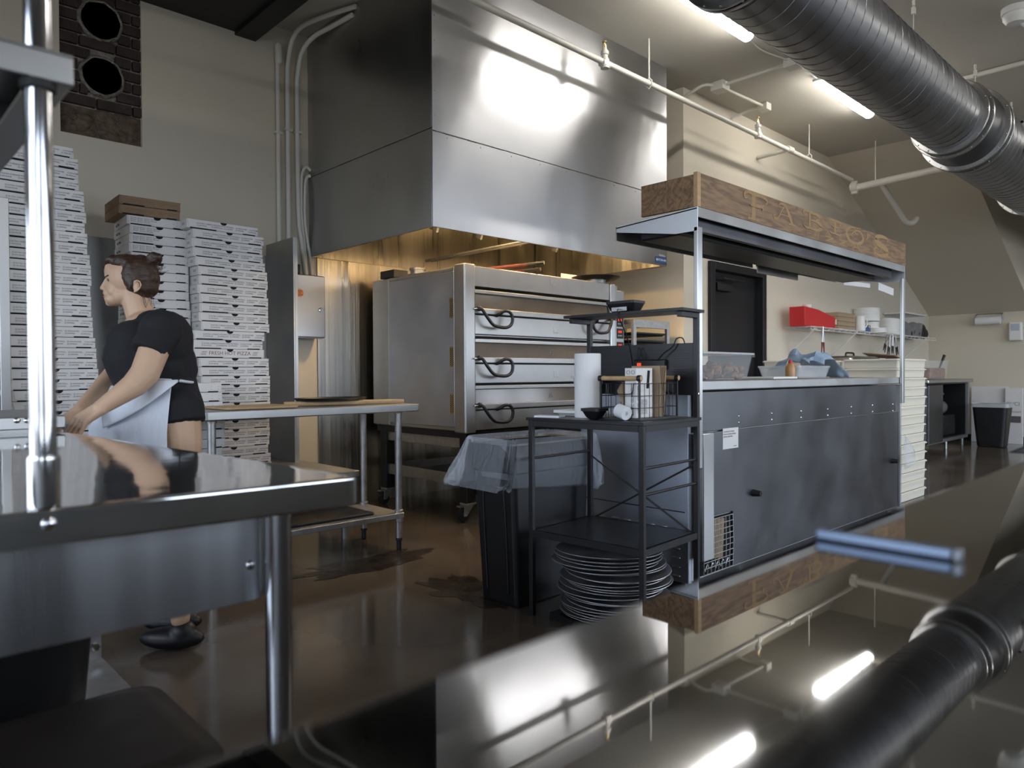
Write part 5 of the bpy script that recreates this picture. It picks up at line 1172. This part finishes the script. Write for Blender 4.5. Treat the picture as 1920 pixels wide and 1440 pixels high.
ct = thing('storage_bin', 'clear storage bin full of dark cloth at the right end of the far wire shelf', 'bin', ((a+b)/2, 3.7, ZS))
bm = N(); tub(bm, a-.2, 3.56, b-.35, 3.82, ZS, ZS+.30, r=.04, taper=.03); obj('bin', bm, M['clear'], ct)
bm = N(); box(bm, (a-.22, 3.54, ZS+.31), (b-.33, 3.84, ZS+.335)); obj('lid', bm, M['white_plastic'], ct, bevel=.008)
bm = N(); 
for k in range(9): ell(bm, (a-.05+k*.115, 3.66, ZS+.09+.05*sin(k*2)), (.14, .08, .08), rot=(0, .4*sin(k), 0), u=12, v=8)
obj('dark_cloth', bm, M['dark_cloth'], ct)
def tongs(px, py, ang, col, label, length=.24):
    p = P(px, py, Y=3.50); t = thing('tongs', label, 'tongs', p, 0, 'tongs hooked on the wire shelf')
    bm = N()
    for s in (-1, 1): tube(bm, [p, p+Vector((sin(ang+s*.11)*length*.65, -.0, -cos(ang+s*.11)*length*.65))], .005, seg=6)
    obj('arms', bm, M['steel'], t)
    bm = N()
    for s in (-1, 1): q0, q1 = [p+Vector((sin(ang+s*.11)*length*k, 0, -cos(ang+s*.11)*length*k)) for k in (.6, 1)]; tube(bm, [q0, q1], [.011, .006], seg=6)
    obj('tips', bm, M[col], t)
tongs(1543, 612, -.0, 'red_wood', 'red-tipped steel tongs hanging open from the left of the far wire shelf', .30)
for k, (px, an) in enumerate(((1664, -.5), (1669, -.25), (1674, -.05), (1679, .25))):
    tongs(px, 627, an, 'black_plastic', ('leftmost, splayed outward', 'second from left', 'third from left', 'rightmost')[k].split(',')[0]+' black-handled tongs hanging from the far wire shelf beside the post', .26+.03*(k % 2))
# shelf/table behind the station with a chafing dish
sk = thing('side_counter', 'low steel side counter along the inner wall behind the station', 'counter', (8.8, 3.5, 0))
obj('counter_top', box(N(), (7.6, 3.15, 1.0), (10.1, 3.84, 1.04)), M['steel'], sk, bevel=.004)
obj('cabinet', box(N(), (7.65, 3.20, .08), (10.05, 3.83, 1.0)), M['steel_dull'], sk); 
a = P(1572, 680, Y=3.4); b = P(1640, 680, Y=3.4)
cd = thing('chafing_dish', 'steel chafing dish with a black lid handle behind the white dough boxes', 'chafing dish', ((a.x+b.x)/2, 3.4, 1.04))
x0_, x1_ = a.x+.05, b.x-.2
bm = N(); loft(bm, [rrect(x0_, 3.25, x1_, 3.60, .05, 1.041), rrect(x0_-.02, 3.23, x1_+.02, 3.62, .05, 1.15), rrect(x0_-.05, 3.20, x1_+.05, 3.65, .05, 1.155), rrect(x0_-.05, 3.20, x1_+.05, 3.65, .05, 1.17)]); obj('pan', bm, M['steel_dull'], cd)
bm = N(); loft(bm, [rrect(x0_-.03, 3.22, x1_+.03, 3.63, .05, 1.171), rrect(x0_, 3.25, x1_, 3.60, .06, 1.25), rrect(x0_+.06, 3.29, x1_-.06, 3.56, .05, 1.275)]); obj('lid', bm, M['steel'], cd)
xm = (x0_+x1_)/2-.2; obj('lid_handle', tube(N(), cat([(xm-.12, 3.38, 1.272), (xm-.11, 3.38, 1.305), (xm-.07, 3.38, 1.312), (xm+.07, 3.38, 1.312), (xm+.11, 3.38, 1.305), (xm+.12, 3.38, 1.272)], 4), .010), M['black_plastic'], cd)
roll('white_bucket', P(1636, 680, Y=3.45).x+.1, 3.5, 1.04, [(.14, 0), (.15, .19), (.16, .2), (.16, .22), (0, .22)], 'short white tub standing right of the chafing dish')
# undercounter cooler in the far corner
ck = thing('undercounter_cooler', 'steel undercounter cooler with an open door in the far right corner', 'cooler', (11.6, 3.4, 0))
cx0, cx1, cy0, cy1 = 10.35, 12.35, 3.06, 3.84
obj('counter_top', box(N(), (cx0, cy0-.02, .93), (cx1+.05, cy1, .985)), M['steel'], ck, bevel=.015, seg=4)
bm = N(); box(bm, (cx0, cy0+.02, .12), (cx0+.04, cy1, .93)); box(bm, (cx1-.08, cy0+.02, .12), (cx1, cy1, .93)); box(bm, (cx0, cy1-.04, .12), (cx1, cy1, .93)); box(bm, (cx0, cy0+.02, .12), (cx1, cy1, .16)); obj('carcass', bm, M['steel_dull'], ck)
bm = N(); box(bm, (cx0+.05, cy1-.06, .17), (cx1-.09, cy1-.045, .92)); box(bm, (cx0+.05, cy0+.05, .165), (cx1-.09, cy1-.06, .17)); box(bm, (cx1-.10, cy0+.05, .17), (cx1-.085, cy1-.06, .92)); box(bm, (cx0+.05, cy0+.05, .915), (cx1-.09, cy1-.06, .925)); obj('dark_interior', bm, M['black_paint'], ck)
obj('door', box(N(), (cx0+.04, cy0-.01, .14), (10.98, cy0+.018, .91)), M['steel_dark'], ck, bevel=.004)
obj('door_seal', box(N(), (11.00, cy0+.005, .14), (11.015, cy0+.02, .92)), M['black_paint'], ck)
for x in (cx0+.1, 11.5, cx1-.06): obj('leg', cyl(N(), (x, cy0+.1, 0), (x, cy0+.1, .12), .02), M['galv'], ck)
tag(obj('wrapped_bag', ell(N(), (11.42, 3.35, .66), (.16, .12, .20), rot=(0, .15, 0)), M['frost']), 'white plastic-wrapped packet standing inside the open cooler', 'package')
bm = N(); box(bm, (11.15, 3.2, .171), (12.1, 3.7, .46)); tag(obj('cooler_crate', bm, M['black_plastic'], bevel=.01), 'dark crate on the floor of the open cooler', 'crate')
bm = N(); ell(bm, (11.83, 3.35, .57), (.15, .12, .11)); tube(bm, [(11.83, 3.35, .66), (11.86, 3.35, .72), (11.88, 3.34, .78)], [.02, .035, .06]); tag(obj('tied_bag', bm, M['clear']), 'small tied clear plastic bag inside the open cooler', 'plastic bag')
cc_ = thing('crumb_container', 'clear container of brown crumbs with a spoon on the far cooler top', 'container', (11.0, 3.2, .985))
bm = N(); tub(bm, 10.75, 3.12, 11.5, 3.40, .986, 1.24, r=.03, taper=.02); obj('container', bm, M['clear'], cc_); obj('crumbs', box(N(), (10.80, 3.15, .995), (11.45, 3.37, 1.14)), M['meat'], cc_, bevel=.02)
obj('spoon', tube(N(), [(11.30, 3.2, 1.1), (11.40, 3.15, 1.32)], [.008, .02]), M['black_plastic'], cc_)
tag(obj('open_carton_lid', box(N(), (9.9, 3.3, 1.25), (10.7, 3.7, 1.262), rot=(rad(6), rad(9), 0)), M['kraft'], None), 'brown cardboard flap leaning over the far side of the dough boxes', 'cardboard')
bn = thing('waste_bin', 'black waste bin with a folded white liner by the far wall', 'bin', (12.15, 2.78, 0))
a, b = P(1818, 838, Z=0), P(1878, 838, Z=0); cx, cy = 12.2, 2.74
bm = N(); tub(bm, cx-.16, cy-.20, cx+.20, cy+.24, .001, .62, r=.05, taper=.05, rim=.012, floor=.02); obj('bin', bm, M['black_plastic'], bn)
bm = N(); loft(bm, [rrect(cx-.178, cy-.218, cx+.218, cy+.258, .05, z) if i else rrect(cx-.182, cy-.222, cx+.222, cy+.262, .05, z) for i, z in enumerate((.575, .60, .625, .63))], caps=False); obj('liner', bm, M['frost'], bn)
cdz = [('folded_carton', 12.93, 2.72, 3.20, .86, 'white flattened carton leaning on the far wall behind the black bin'), ('folded_carton', 12.86, 2.52, 2.74, .84, 'white printed carton standing right of the black bin by the far wall')]
for nm, x, y0_, y1_, hh_, lab in cdz:
    t = thing(nm, lab, 'cardboard', (x, (y0_+y1_)/2, 0)); obj('board', box(N(), (x, y0_, .001), (x+.05, y1_, hh_)), M['white_board'], t, bevel=.003)
    if x < 12.9:
        bm = N(); merge_text(bm, 'OVCI', .075, T(x-.001, y1_-.005, .60) @ LEFT); merge_text(bm, 'ALL FOAM', .04, T(x-.001, y1_-.01, .48) @ LEFT); box(bm, (x-.001, y0_+.02, .32), (x, y1_-.02, .42)); obj('printed_lettering', bm, M['ink'], t, smooth=False)
tr = thing('towel_holder', 'white paper towel roll on a wall holder under the sloping ceiling', 'paper towel', (13.0, 3.0, 1.85))
a, b = P(1830, 600, X=13.02), P(1876, 600, X=13.02)
obj('roll', cyl(N(), (13.01, a.y, a.z-.02), (13.01, b.y, a.z-.02), .062, seg=28), M['paper'], tr)
bm = N(); tube(bm, [(13.1, a.y+.01, a.z+.09), (13.01, a.y+.012, a.z+.05), (13.01, a.y+.012, a.z-.02)], .008, seg=6); tube(bm, [(13.1, b.y-.01, a.z+.09), (13.01, b.y-.012, a.z+.05), (13.01, b.y-.04, a.z-.02)], .008, seg=6); tube(bm, [(13.09, a.y, a.z+.09), (13.09, b.y, a.z+.09)], .008, seg=6); obj('wire_holder', bm, M['galv'], tr)
sd = thing('soap_dispenser', 'white wall soap dispenser at the right edge near the far corner', 'dispenser', (13.05, 2.6, 1.55))
a, b = P(1891, 604, X=13.0), P(1916, 638, X=13.0)
obj('housing', box(N(), (13.0, b.y, b.z), (13.1, a.y, a.z)), M['white_plastic'], sd, bevel=.02, seg=4); obj('window', box(N(), (12.995, b.y+.03, (a.z+b.z)/2+.01), (13.0, a.y-.03, a.z-.03)), M['window_blue_steel'], sd, bevel=.004)
# tray rack beside the oven
tk = thing('sheet_pan_rack', 'short aluminium rack of black trays right of the oven', 'rack', (5.55, 4.2, 0))
tx0, tx1, ty0, ty1 = 5.24, 5.76, 3.92, 4.42
for x in (tx0, tx1): 
    for y in (ty0, ty1): obj('upright', box(N(), (x-.0, y, .1), (x+.04, y+.03, 1.57)), M['galv'], tk, bevel=.002)
bm = N(); box(bm, (tx0+.04, ty0, 1.50), (tx1, ty0+.03, 1.57)); box(bm, (tx0+.04, ty1, 1.50), (tx1, ty1+.03, 1.57)); box(bm, (tx0, ty0+.03, 1.53), (tx0+.04, ty1, 1.57)); box(bm, (tx1, ty0+.03, 1.53), (tx1+.04, ty1, 1.57)); obj('top_rail', bm, M['galv'], tk)
for x in (tx0+.02, tx1+.02):
    for y in (ty0+.015, ty1+.015): obj('caster', lathe(N(), (x, y, .05), [(0, -.015), (.05, -.015), (.05, .015), (0, .015)], ax=(1, 0, 0)), M['rubber'], tk)
for i, z in enumerate((1.43, 1.36, 1.29, 1.20)):
    bm = N(); tub(bm, tx0+.045, ty0+.01, tx1-.005, ty1+.02, z, z+.028, r=.02, taper=.01, rim=.0)
    tag(obj('black_tray', bm, M['black_metal']), 'black baking tray, %s in the aluminium rack right of the oven' % ('topmost', 'second from the top', 'third from the top', 'lowest visible')[i], 'tray', 'black trays in the aluminium rack')
    tk_ = obj('runner', box(N(), (tx0+.04, ty0+.03, z-.012), (tx0+.048, ty1, z-.001)), M['galv'], tk)

# ================================================================== THE WORKER
D0 = 2.95
def W_(px, py, d=0): return P(px, py, D=D0+d)
S = D0/FPX
RZ = (0, 0, yaw-PI/2)                       # ellipsoid axes: x = across the view, y = away, z = up
pe = thing('person', 'woman with brown hair bun, black shirt and white apron leaning over a table', 'person', (*W_(325, 900).xy, 0))
bm = N()
def E(px, py, d, r, rot=0, b=None): ell(b if b is not None else bm, W_(px, py, d), r, rot=Euler((0, rot, 0)).to_matrix().to_euler() if False else None, u=20, v=12) if False else ell2(b if b is not None else bm, W_(px, py, d), r, rot)
def ell2(b, c, r, rot=0):
    Rm = Matrix.Rotation(yaw-PI/2, 3, 'Z') @ Matrix.Rotation(rot, 3, 'Y'); rs = []
    for i in range(13):
        t_ = PI*i/12; q = max(sin(t_), 1e-3)
        rs.append([c+Rm @ Vector((r[0]*q*cos(2*PI*k/20), r[1]*q*sin(2*PI*k/20), r[2]*cos(t_))) for k in range(20)])
    loft(b, rs)
def cap(a, b, ra, rb, B_=None): capsule(B_ if B_ is not None else bm, W_(*a), W_(*b), ra, rb)
# head and face (she looks to the left of the picture)
E(245, 520, 0, (.092, .070, .082)); E(228, 511, 0, (.060, .055, .052)); E(226, 540, 0, (.054, .050, .055))
E(215, 562, 0, (.038, .042, .026), .25); E(208, 568, 0, (.020, .022, .015)); E(236, 555, 0, (.055, .055, .036), -.35)
E(205, 519, 0, (.0125, .031, .009)); E(209, 510, 0, (.0245, .034, .032)); E(217, 506, 0, (.040, .044, .038))
E(215, 545, -.030, (.030, .022, .026)); E(215, 545, .030, (.030, .022, .026))
cap((200.5, 524, 0), (192.5, 539.5, 0), .0080, .0098); E(192.3, 540.5, 0, (.0105, .012, .0085)); E(198, 542.5, -.010, (.009, .008, .007)); E(198, 542.5, .010, (.009, .008, .007))
E(204, 549, 0, (.020, .026, .016)); E(199.8, 551.6, 0, (.009, .019, .0055)); E(200.4, 556.8, 0, (.009, .018, .0060)); E(206, 559, 0, (.017, .027, .018))
for s in (-1, 1):
    E(255.5, 537, s*.072, (.013, .007, .022), .15)
    tube(bm, cat([W_(250, 531, s*.079), W_(254, 526.5, s*.081), W_(260, 526.5, s*.083), W_(263.5, 532, s*.084), W_(262.5, 539, s*.082), W_(257, 545, s*.079), W_(251, 547.5, s*.076)], 5), .0042, seg=8)
cap((252, 552, 0), (266, 598, 0), .053, .056); E(274, 606, 0, (.08, .11, .045), -.4)
# torso, hips and legs
for a in ((284, 632, 0, (.10, .145, .075), 0), (275, 665, 0, (.115, .14, .10), 0), (288, 700, 0, (.11, .13, .10), 0), (303, 735, 0, (.105, .135, .10), 0), (312, 765, 0, (.10, .145, .10), 0)): E(*a)
for s in (-1, 1):
    hip, kn, an_ = (331, 772, s*.085), (334, 985, s*.095), (338, 1160, s*.10)
    cap(hip, (339, 830, s*.09), .088, .080); cap((339, 830, s*.09), kn, .080, .055); cap(kn, (336, 1040, s*.095), .055, .054); cap((336, 1040, s*.095), an_, .054, .036)
cap((303, 620, -.165), (272, 700, -.235), .058, .052); cap((272, 700, -.235), (252, 722, -.262), .052, .046); cap((252, 722, -.262), (188, 765, -.33), .046, .0275)
cap((285, 622, .15), (222, 693, .09), .055, .045); cap((222, 693, .09), (148, 772, -.20), .043, .027)
# hands
def hand(wr, kn, side, curl, sc=1.0, thumb=1, down=None):
    wr, kn, side = Vector(wr), Vector(kn), Vector(side).normalized(); f = (kn-wr).normalized(); n_ = f.cross(side).normalized()
    if n_.z > 0: n_ = -n_
    if down: n_ = Vector(down).normalized()
    for o_ in (-.026, -.009, .009, .026): capsule(bm, wr+side*o_*.55, kn+side*o_, .0185*sc, .0120*sc, 10)
    for i, (o_, L_) in enumerate(((-.031, .068), (-.0105, .082), (.0105, .078), (.031, .060))):
        p = kn+side*o_; a = .25+curl*.3; d = f.copy()
        for j, (seg_, r_) in enumerate(((.44, .0088), (.31, .0080), (.25, .0070))):
            a2 = a+curl*(.45, .75, .6)[j]*(1+.12*i); a = a2
            d = (f*cos(a)+n_*sin(a)+side*o_*2.2).normalized(); q = p+d*L_*seg_*1.12*sc
            capsule(bm, p, q, r_*sc, r_*.92*sc, 10); p = q
    b0 = wr.lerp(kn, .25)+side*thumb*-.022; b1 = b0+(f*.6+side*thumb*-.55+n_*.4).normalized()*.042*sc; b2 = b1+(f*.85+n_*.45+side*thumb*-.1).normalized()*.034*sc; b3 = b2+(f*.9+n_*.5+side*thumb*.2).normalized()*.026*sc
    capsule(bm, b0, b1, .014*sc, .0115*sc, 10); capsule(bm, b1, b2, .0105*sc, .0095*sc, 10); capsule(bm, b2, b3, .0095*sc, .0080*sc, 10)
hx = Rt*cos(0)+Vector((0, 0, 0))
hand(W_(187, 766, -.333), W_(153, 787, -.35), Rt*.78-Vector((0, 0, .30))-Fw*.42, .42, 1.0, 1, Vector((0, 0, -1))-Rt*.05)
hand(W_(148, 773, -.205), W_(128, 788, -.24), Rt*.5+Fw*.5, .5, 1.0, -1, Vector((0, 0, -1)))
body = obj('body', bm, M['skin'], pe, smooth=True)
body.modifiers.clear()
md = body.modifiers.new('r', 'REMESH'); md.mode = 'VOXEL'; md.voxel_size = .0042; md.use_smooth_shade = True
md = body.modifiers.new('s', 'SMOOTH'); md.iterations = 3; md.factor = .5
def soft(name, b, m_, parent, vox=.006, it=6, disp=0, ds=.12):
    o = obj(name, b, M[m_], parent); o.modifiers.clear()
    md = o.modifiers.new('r', 'REMESH'); md.mode = 'VOXEL'; md.voxel_size = vox; md.use_smooth_shade = True
    md = o.modifiers.new('s', 'SMOOTH'); md.iterations = it; md.factor = .5
    if disp:
        tx = bpy.data.textures.new(name, 'CLOUDS'); tx.noise_scale = ds; md = o.modifiers.new('d', 'DISPLACE'); md.texture = tx; md.strength = disp; md.mid_level = .5
    return o
# eyes, brows, lips
for s in (-1, 1):
    ey = N(); ell2(ey, W_(206.8, 525.6, s*.0370), (.0110, .0095, .0062)); eo = obj('eye', ey, M['eye_white'], pe)
    ir = N(); ell2(ir, W_(204.2, 525.6, s*.0440), (.0044, .0034, .0052)); obj('iris', ir, M['hair'], eo)
    br = N(); tube(br, cat([W_(197.5, 519, s*.028), W_(202, 517.0, s*.042), W_(209, 517.2, s*.051), W_(218, 521.0, s*.059)], 4), [.0025]*4+[.0042]*5+[.0025]*4, seg=6); obj('eyebrow', br, M['hair'], pe)
    lid_ = N(); tube(lid_, cat([W_(200.8, 525.8, s*.036), W_(203, 522.8, s*.044), W_(208, 522.6, s*.0475), W_(213.5, 526.8, s*.046)], 4), .0020, seg=6); obj('eyelid', lid_, M['hair'], pe)
lp = N(); ell2(lp, W_(198.0, 551.6, 0), (.0080, .0190, .0034)); ell2(lp, W_(198.8, 556.4, 0), (.0080, .0180, .0044)); obj('lips', lp, M['lip'], pe)
mo = N(); tube(mo, cat([W_(195.4, 554, 0), W_(197, 554, -.014), W_(201.5, 553.6, -.0225), W_(206, 553.2, -.0275)], 5), .0012, seg=6); obj('mouth_line', mo, M['hair'], pe)
# hair
hb_ = N()
ell2(hb_, W_(262, 518, 0), (.074, .082, .088)); ell2(hb_, W_(241, 494, 0), (.070, .068, .037), .08); ell2(hb_, W_(216, 489.5, 0), (.040, .056, .020), -.45); ell2(hb_, W_(270, 537, 0), (.052, .066, .052)); ell2(hb_, W_(243, 510, -.040), (.034, .032, .034)); ell2(hb_, W_(243, 510, .040), (.034, .032, .034))
for p0_, p1_ in (((244, 522, -.070), (243.5, 543, -.067)),): capsule(hb_, W_(*p0_), W_(*p1_), .008, .003, 8)
hr = soft('hair', hb_, 'hair', pe, .005, 3, .010, .03)
bn_ = N(); ell2(bn_, W_(289, 485, 0), (.030, .031, .027)); ell2(bn_, W_(297, 482, -.01), (.015, .018, .016)); ell2(bn_, W_(281, 493, -.01), (.018, .022, .018))
bo = soft('hair_bun', bn_, 'hair', hr, .004, 2, .010, .02)
rh = random.Random(11)
for k in range(26):
    b_ = N(); x0_, y0_ = 284+rh.uniform(-6, 14), 496+rh.uniform(-6, 8); dx, dy = rh.uniform(8, 26), rh.uniform(2, 16)
    tube(b_, cat([W_(x0_, y0_, -.03), W_(x0_+dx*.5, y0_+dy*.9, -.035), W_(x0_+dx, y0_+dy*.7-rh.uniform(0, 6), -.03)], 5), .0006, seg=4); obj('loose_strand', b_, M['hair'], hr)
for k in range(10):
    b_ = N(); x0_ = 268+rh.uniform(0, 22); tube(b_, cat([W_(x0_, 552, -.04), W_(x0_+rh.uniform(-2, 4), 562, -.045), W_(x0_+rh.uniform(-2, 9), 572+rh.uniform(0, 6), -.045)], 4), .0006, seg=4); obj('loose_strand', b_, M['hair'], hr)
# shirt
sh = N()
def ring(px, py, rx, ry, d=0, n=28, tilt=0):
    c = W_(px, py, d); X_ = Rt.copy(); X_.z = 0; X_.normalize(); Y_ = Fw.copy(); Y_.z = 0; Y_.normalize()
    return [c+X_*rx*S*cos(2*PI*k/n)+Y_*ry*sin(2*PI*k/n)+Vector((0, 0, tilt*cos(2*PI*k/n))) for k in range(n)]
loft(sh, [ring(272, 592, 30, .066, tilt=.030), ring(275, 598, 42, .09, tilt=.030), ring(279, 610, 56, .165, tilt=.02), ring(280, 628, 63, .185), ring(280, 650, 70, .188), ring(279, 676, 75, .182), ring(283, 698, 73, .172), ring(291, 716, 70, .168), ring(293, 726, 67, .163)])
cyl(sh, W_(304, 618, -.155), W_(277, 662, -.212), .070, .066, seg=24); ell2(sh, W_(303, 618, -.15), (.080, .082, .078)); ell2(sh, W_(283, 622, .14), (.075, .078, .072)); ell2(sh, W_(320, 640, -.04), (.075, .13, .12)); ell2(sh, W_(328, 690, 0), (.07, .14, .12)); ell2(sh, W_(300, 606, 0), (.07, .15, .055))
cyl(sh, W_(280, 620, .14), W_(243, 662, .13), .066, .062, seg=24)
soft('shirt', sh, 'shirt', pe, .006, 5, .014, .09)
st_ = N()
loft(st_, [ring(306, 706, 54, .158), ring(312, 735, 54, .165), ring(318, 760, 56, .172), ring(324, 785, 52, .172), ring(328, 792, 46, .165)])
for s in (-1, 1): ell2(st_, W_(332, 770, s*.088), (.096, .095, .10)); ell2(st_, W_(334, 742, s*.05), (.066, .10, .09))
for s in (-1, 1): cyl(st_, W_(331, 755, s*.085), W_(337, 792, s*.09), .094, .097, seg=24)
soft('shorts', st_, 'shirt', pe, .006, 4, .008, .08)
# apron wrapped round the front, open at the back
ag = N(); rows = []; nu, nv = 70, 26
for j in range(nv+1):
    v_ = j/nv; py_a = 711+v_*150; front = 222-58*min(1, v_*1.55)**.8+22*max(0, v_-.65); rear = 349-3*v_
    cx_ = rear-8; rx_ = (cx_-front); row = []
    for i in range(nu+1):
        u = i/nu; a = rad(-84+168*u)   # from the near side round the front to the far side
        fold = noise.noise(Vector((u*7, v_*1.6, 4)))*12*v_+8*v_*sin(u*30+v_*3)*(.5+.7*noise.noise(Vector((u*3, 2, 1))))
        px_a = cx_-(rx_+fold)*cos(a)**.85; dd = .188*sin(a)*(1+.10*v_)
        lift = -10*v_*max(0, cos(a))**3 if v_ > .6 else 0
        row.append(ag.verts.new(W_(px_a, py_a+lift+(4*(1-v_)*sin(a*2)), dd+.004*fold*.3)))
    rows.append(row)
for j in range(nv):
    for i in range(nu): ag.faces.new((rows[j][i], rows[j][i+1], rows[j+1][i+1], rows[j+1][i]))
ao = obj('apron', ag, M['apron'], pe); ao.modifiers.clear()
md = ao.modifiers.new('s', 'SOLIDIFY'); md.thickness = .003; md = ao.modifiers.new('u', 'SUBSURF'); md.levels = 1; md.render_levels = 1
fl = N(); rows = []       # folded-over upper layer of the apron
for j in range(13):
    v_ = j/12; row = []
    for i in range(31):
        u = i/30; x_ = 335-u*(148-8*v_); top = 713+u*4+u*u*10
        bot = 716+u*86+8*sin(u*3)
        py_f = top+(bot-top)*v_
        cx_ = 341; front = 222-58*min(1, ((py_f-711)/150)*1.55)**.8-3; rx_ = cx_-front; c_ = min(1, max(0, (cx_-x_)/rx_)); a = math.acos(min(1, c_**(1/.85)))
        row.append(fl.verts.new(W_(x_-1, py_f, -.197*sin(a)*(1+.10*v_)-.008)))
    rows.append(row)
for j in range(12):
    for i in range(30): fl.faces.new((rows[j][i], rows[j][i+1], rows[j+1][i+1], rows[j+1][i]))
fo = obj('apron_fold', fl, M['apron'], ao); fo.modifiers.clear(); fo.modifiers.new('s', 'SOLIDIFY').thickness = .003
tie = N(); tube(tie, cat([W_(338, 714, -.172), W_(352, 716, -.12), W_(361, 717, -.02), W_(357, 716, .08)], 6), .0055, seg=8); obj('apron_tie', tie, M['apron'], ao)
for s in (-1, 1):
    shoe = N(); q_ = W_(322, 1180, s*.10); q_.z = .047; ell2(shoe, q_, (.13, .048, .045)); q_ = W_(342, 1170, s*.10); q_.z = .068; ell2(shoe, q_, (.055, .045, .05))
    soft('shoe', shoe, 'black_plastic', pe, .006, 3)
ck_ = tag(obj('folded_cloth', ell(N(), W_(127, 800, -.30), (.022, .035, .014), rot=(.3, .2, .5)), M['window_blue_steel']), 'small blue-grey cloth gripped under the woman\'s hands', 'cloth')
ck_.data.materials[0] = M['cloth']
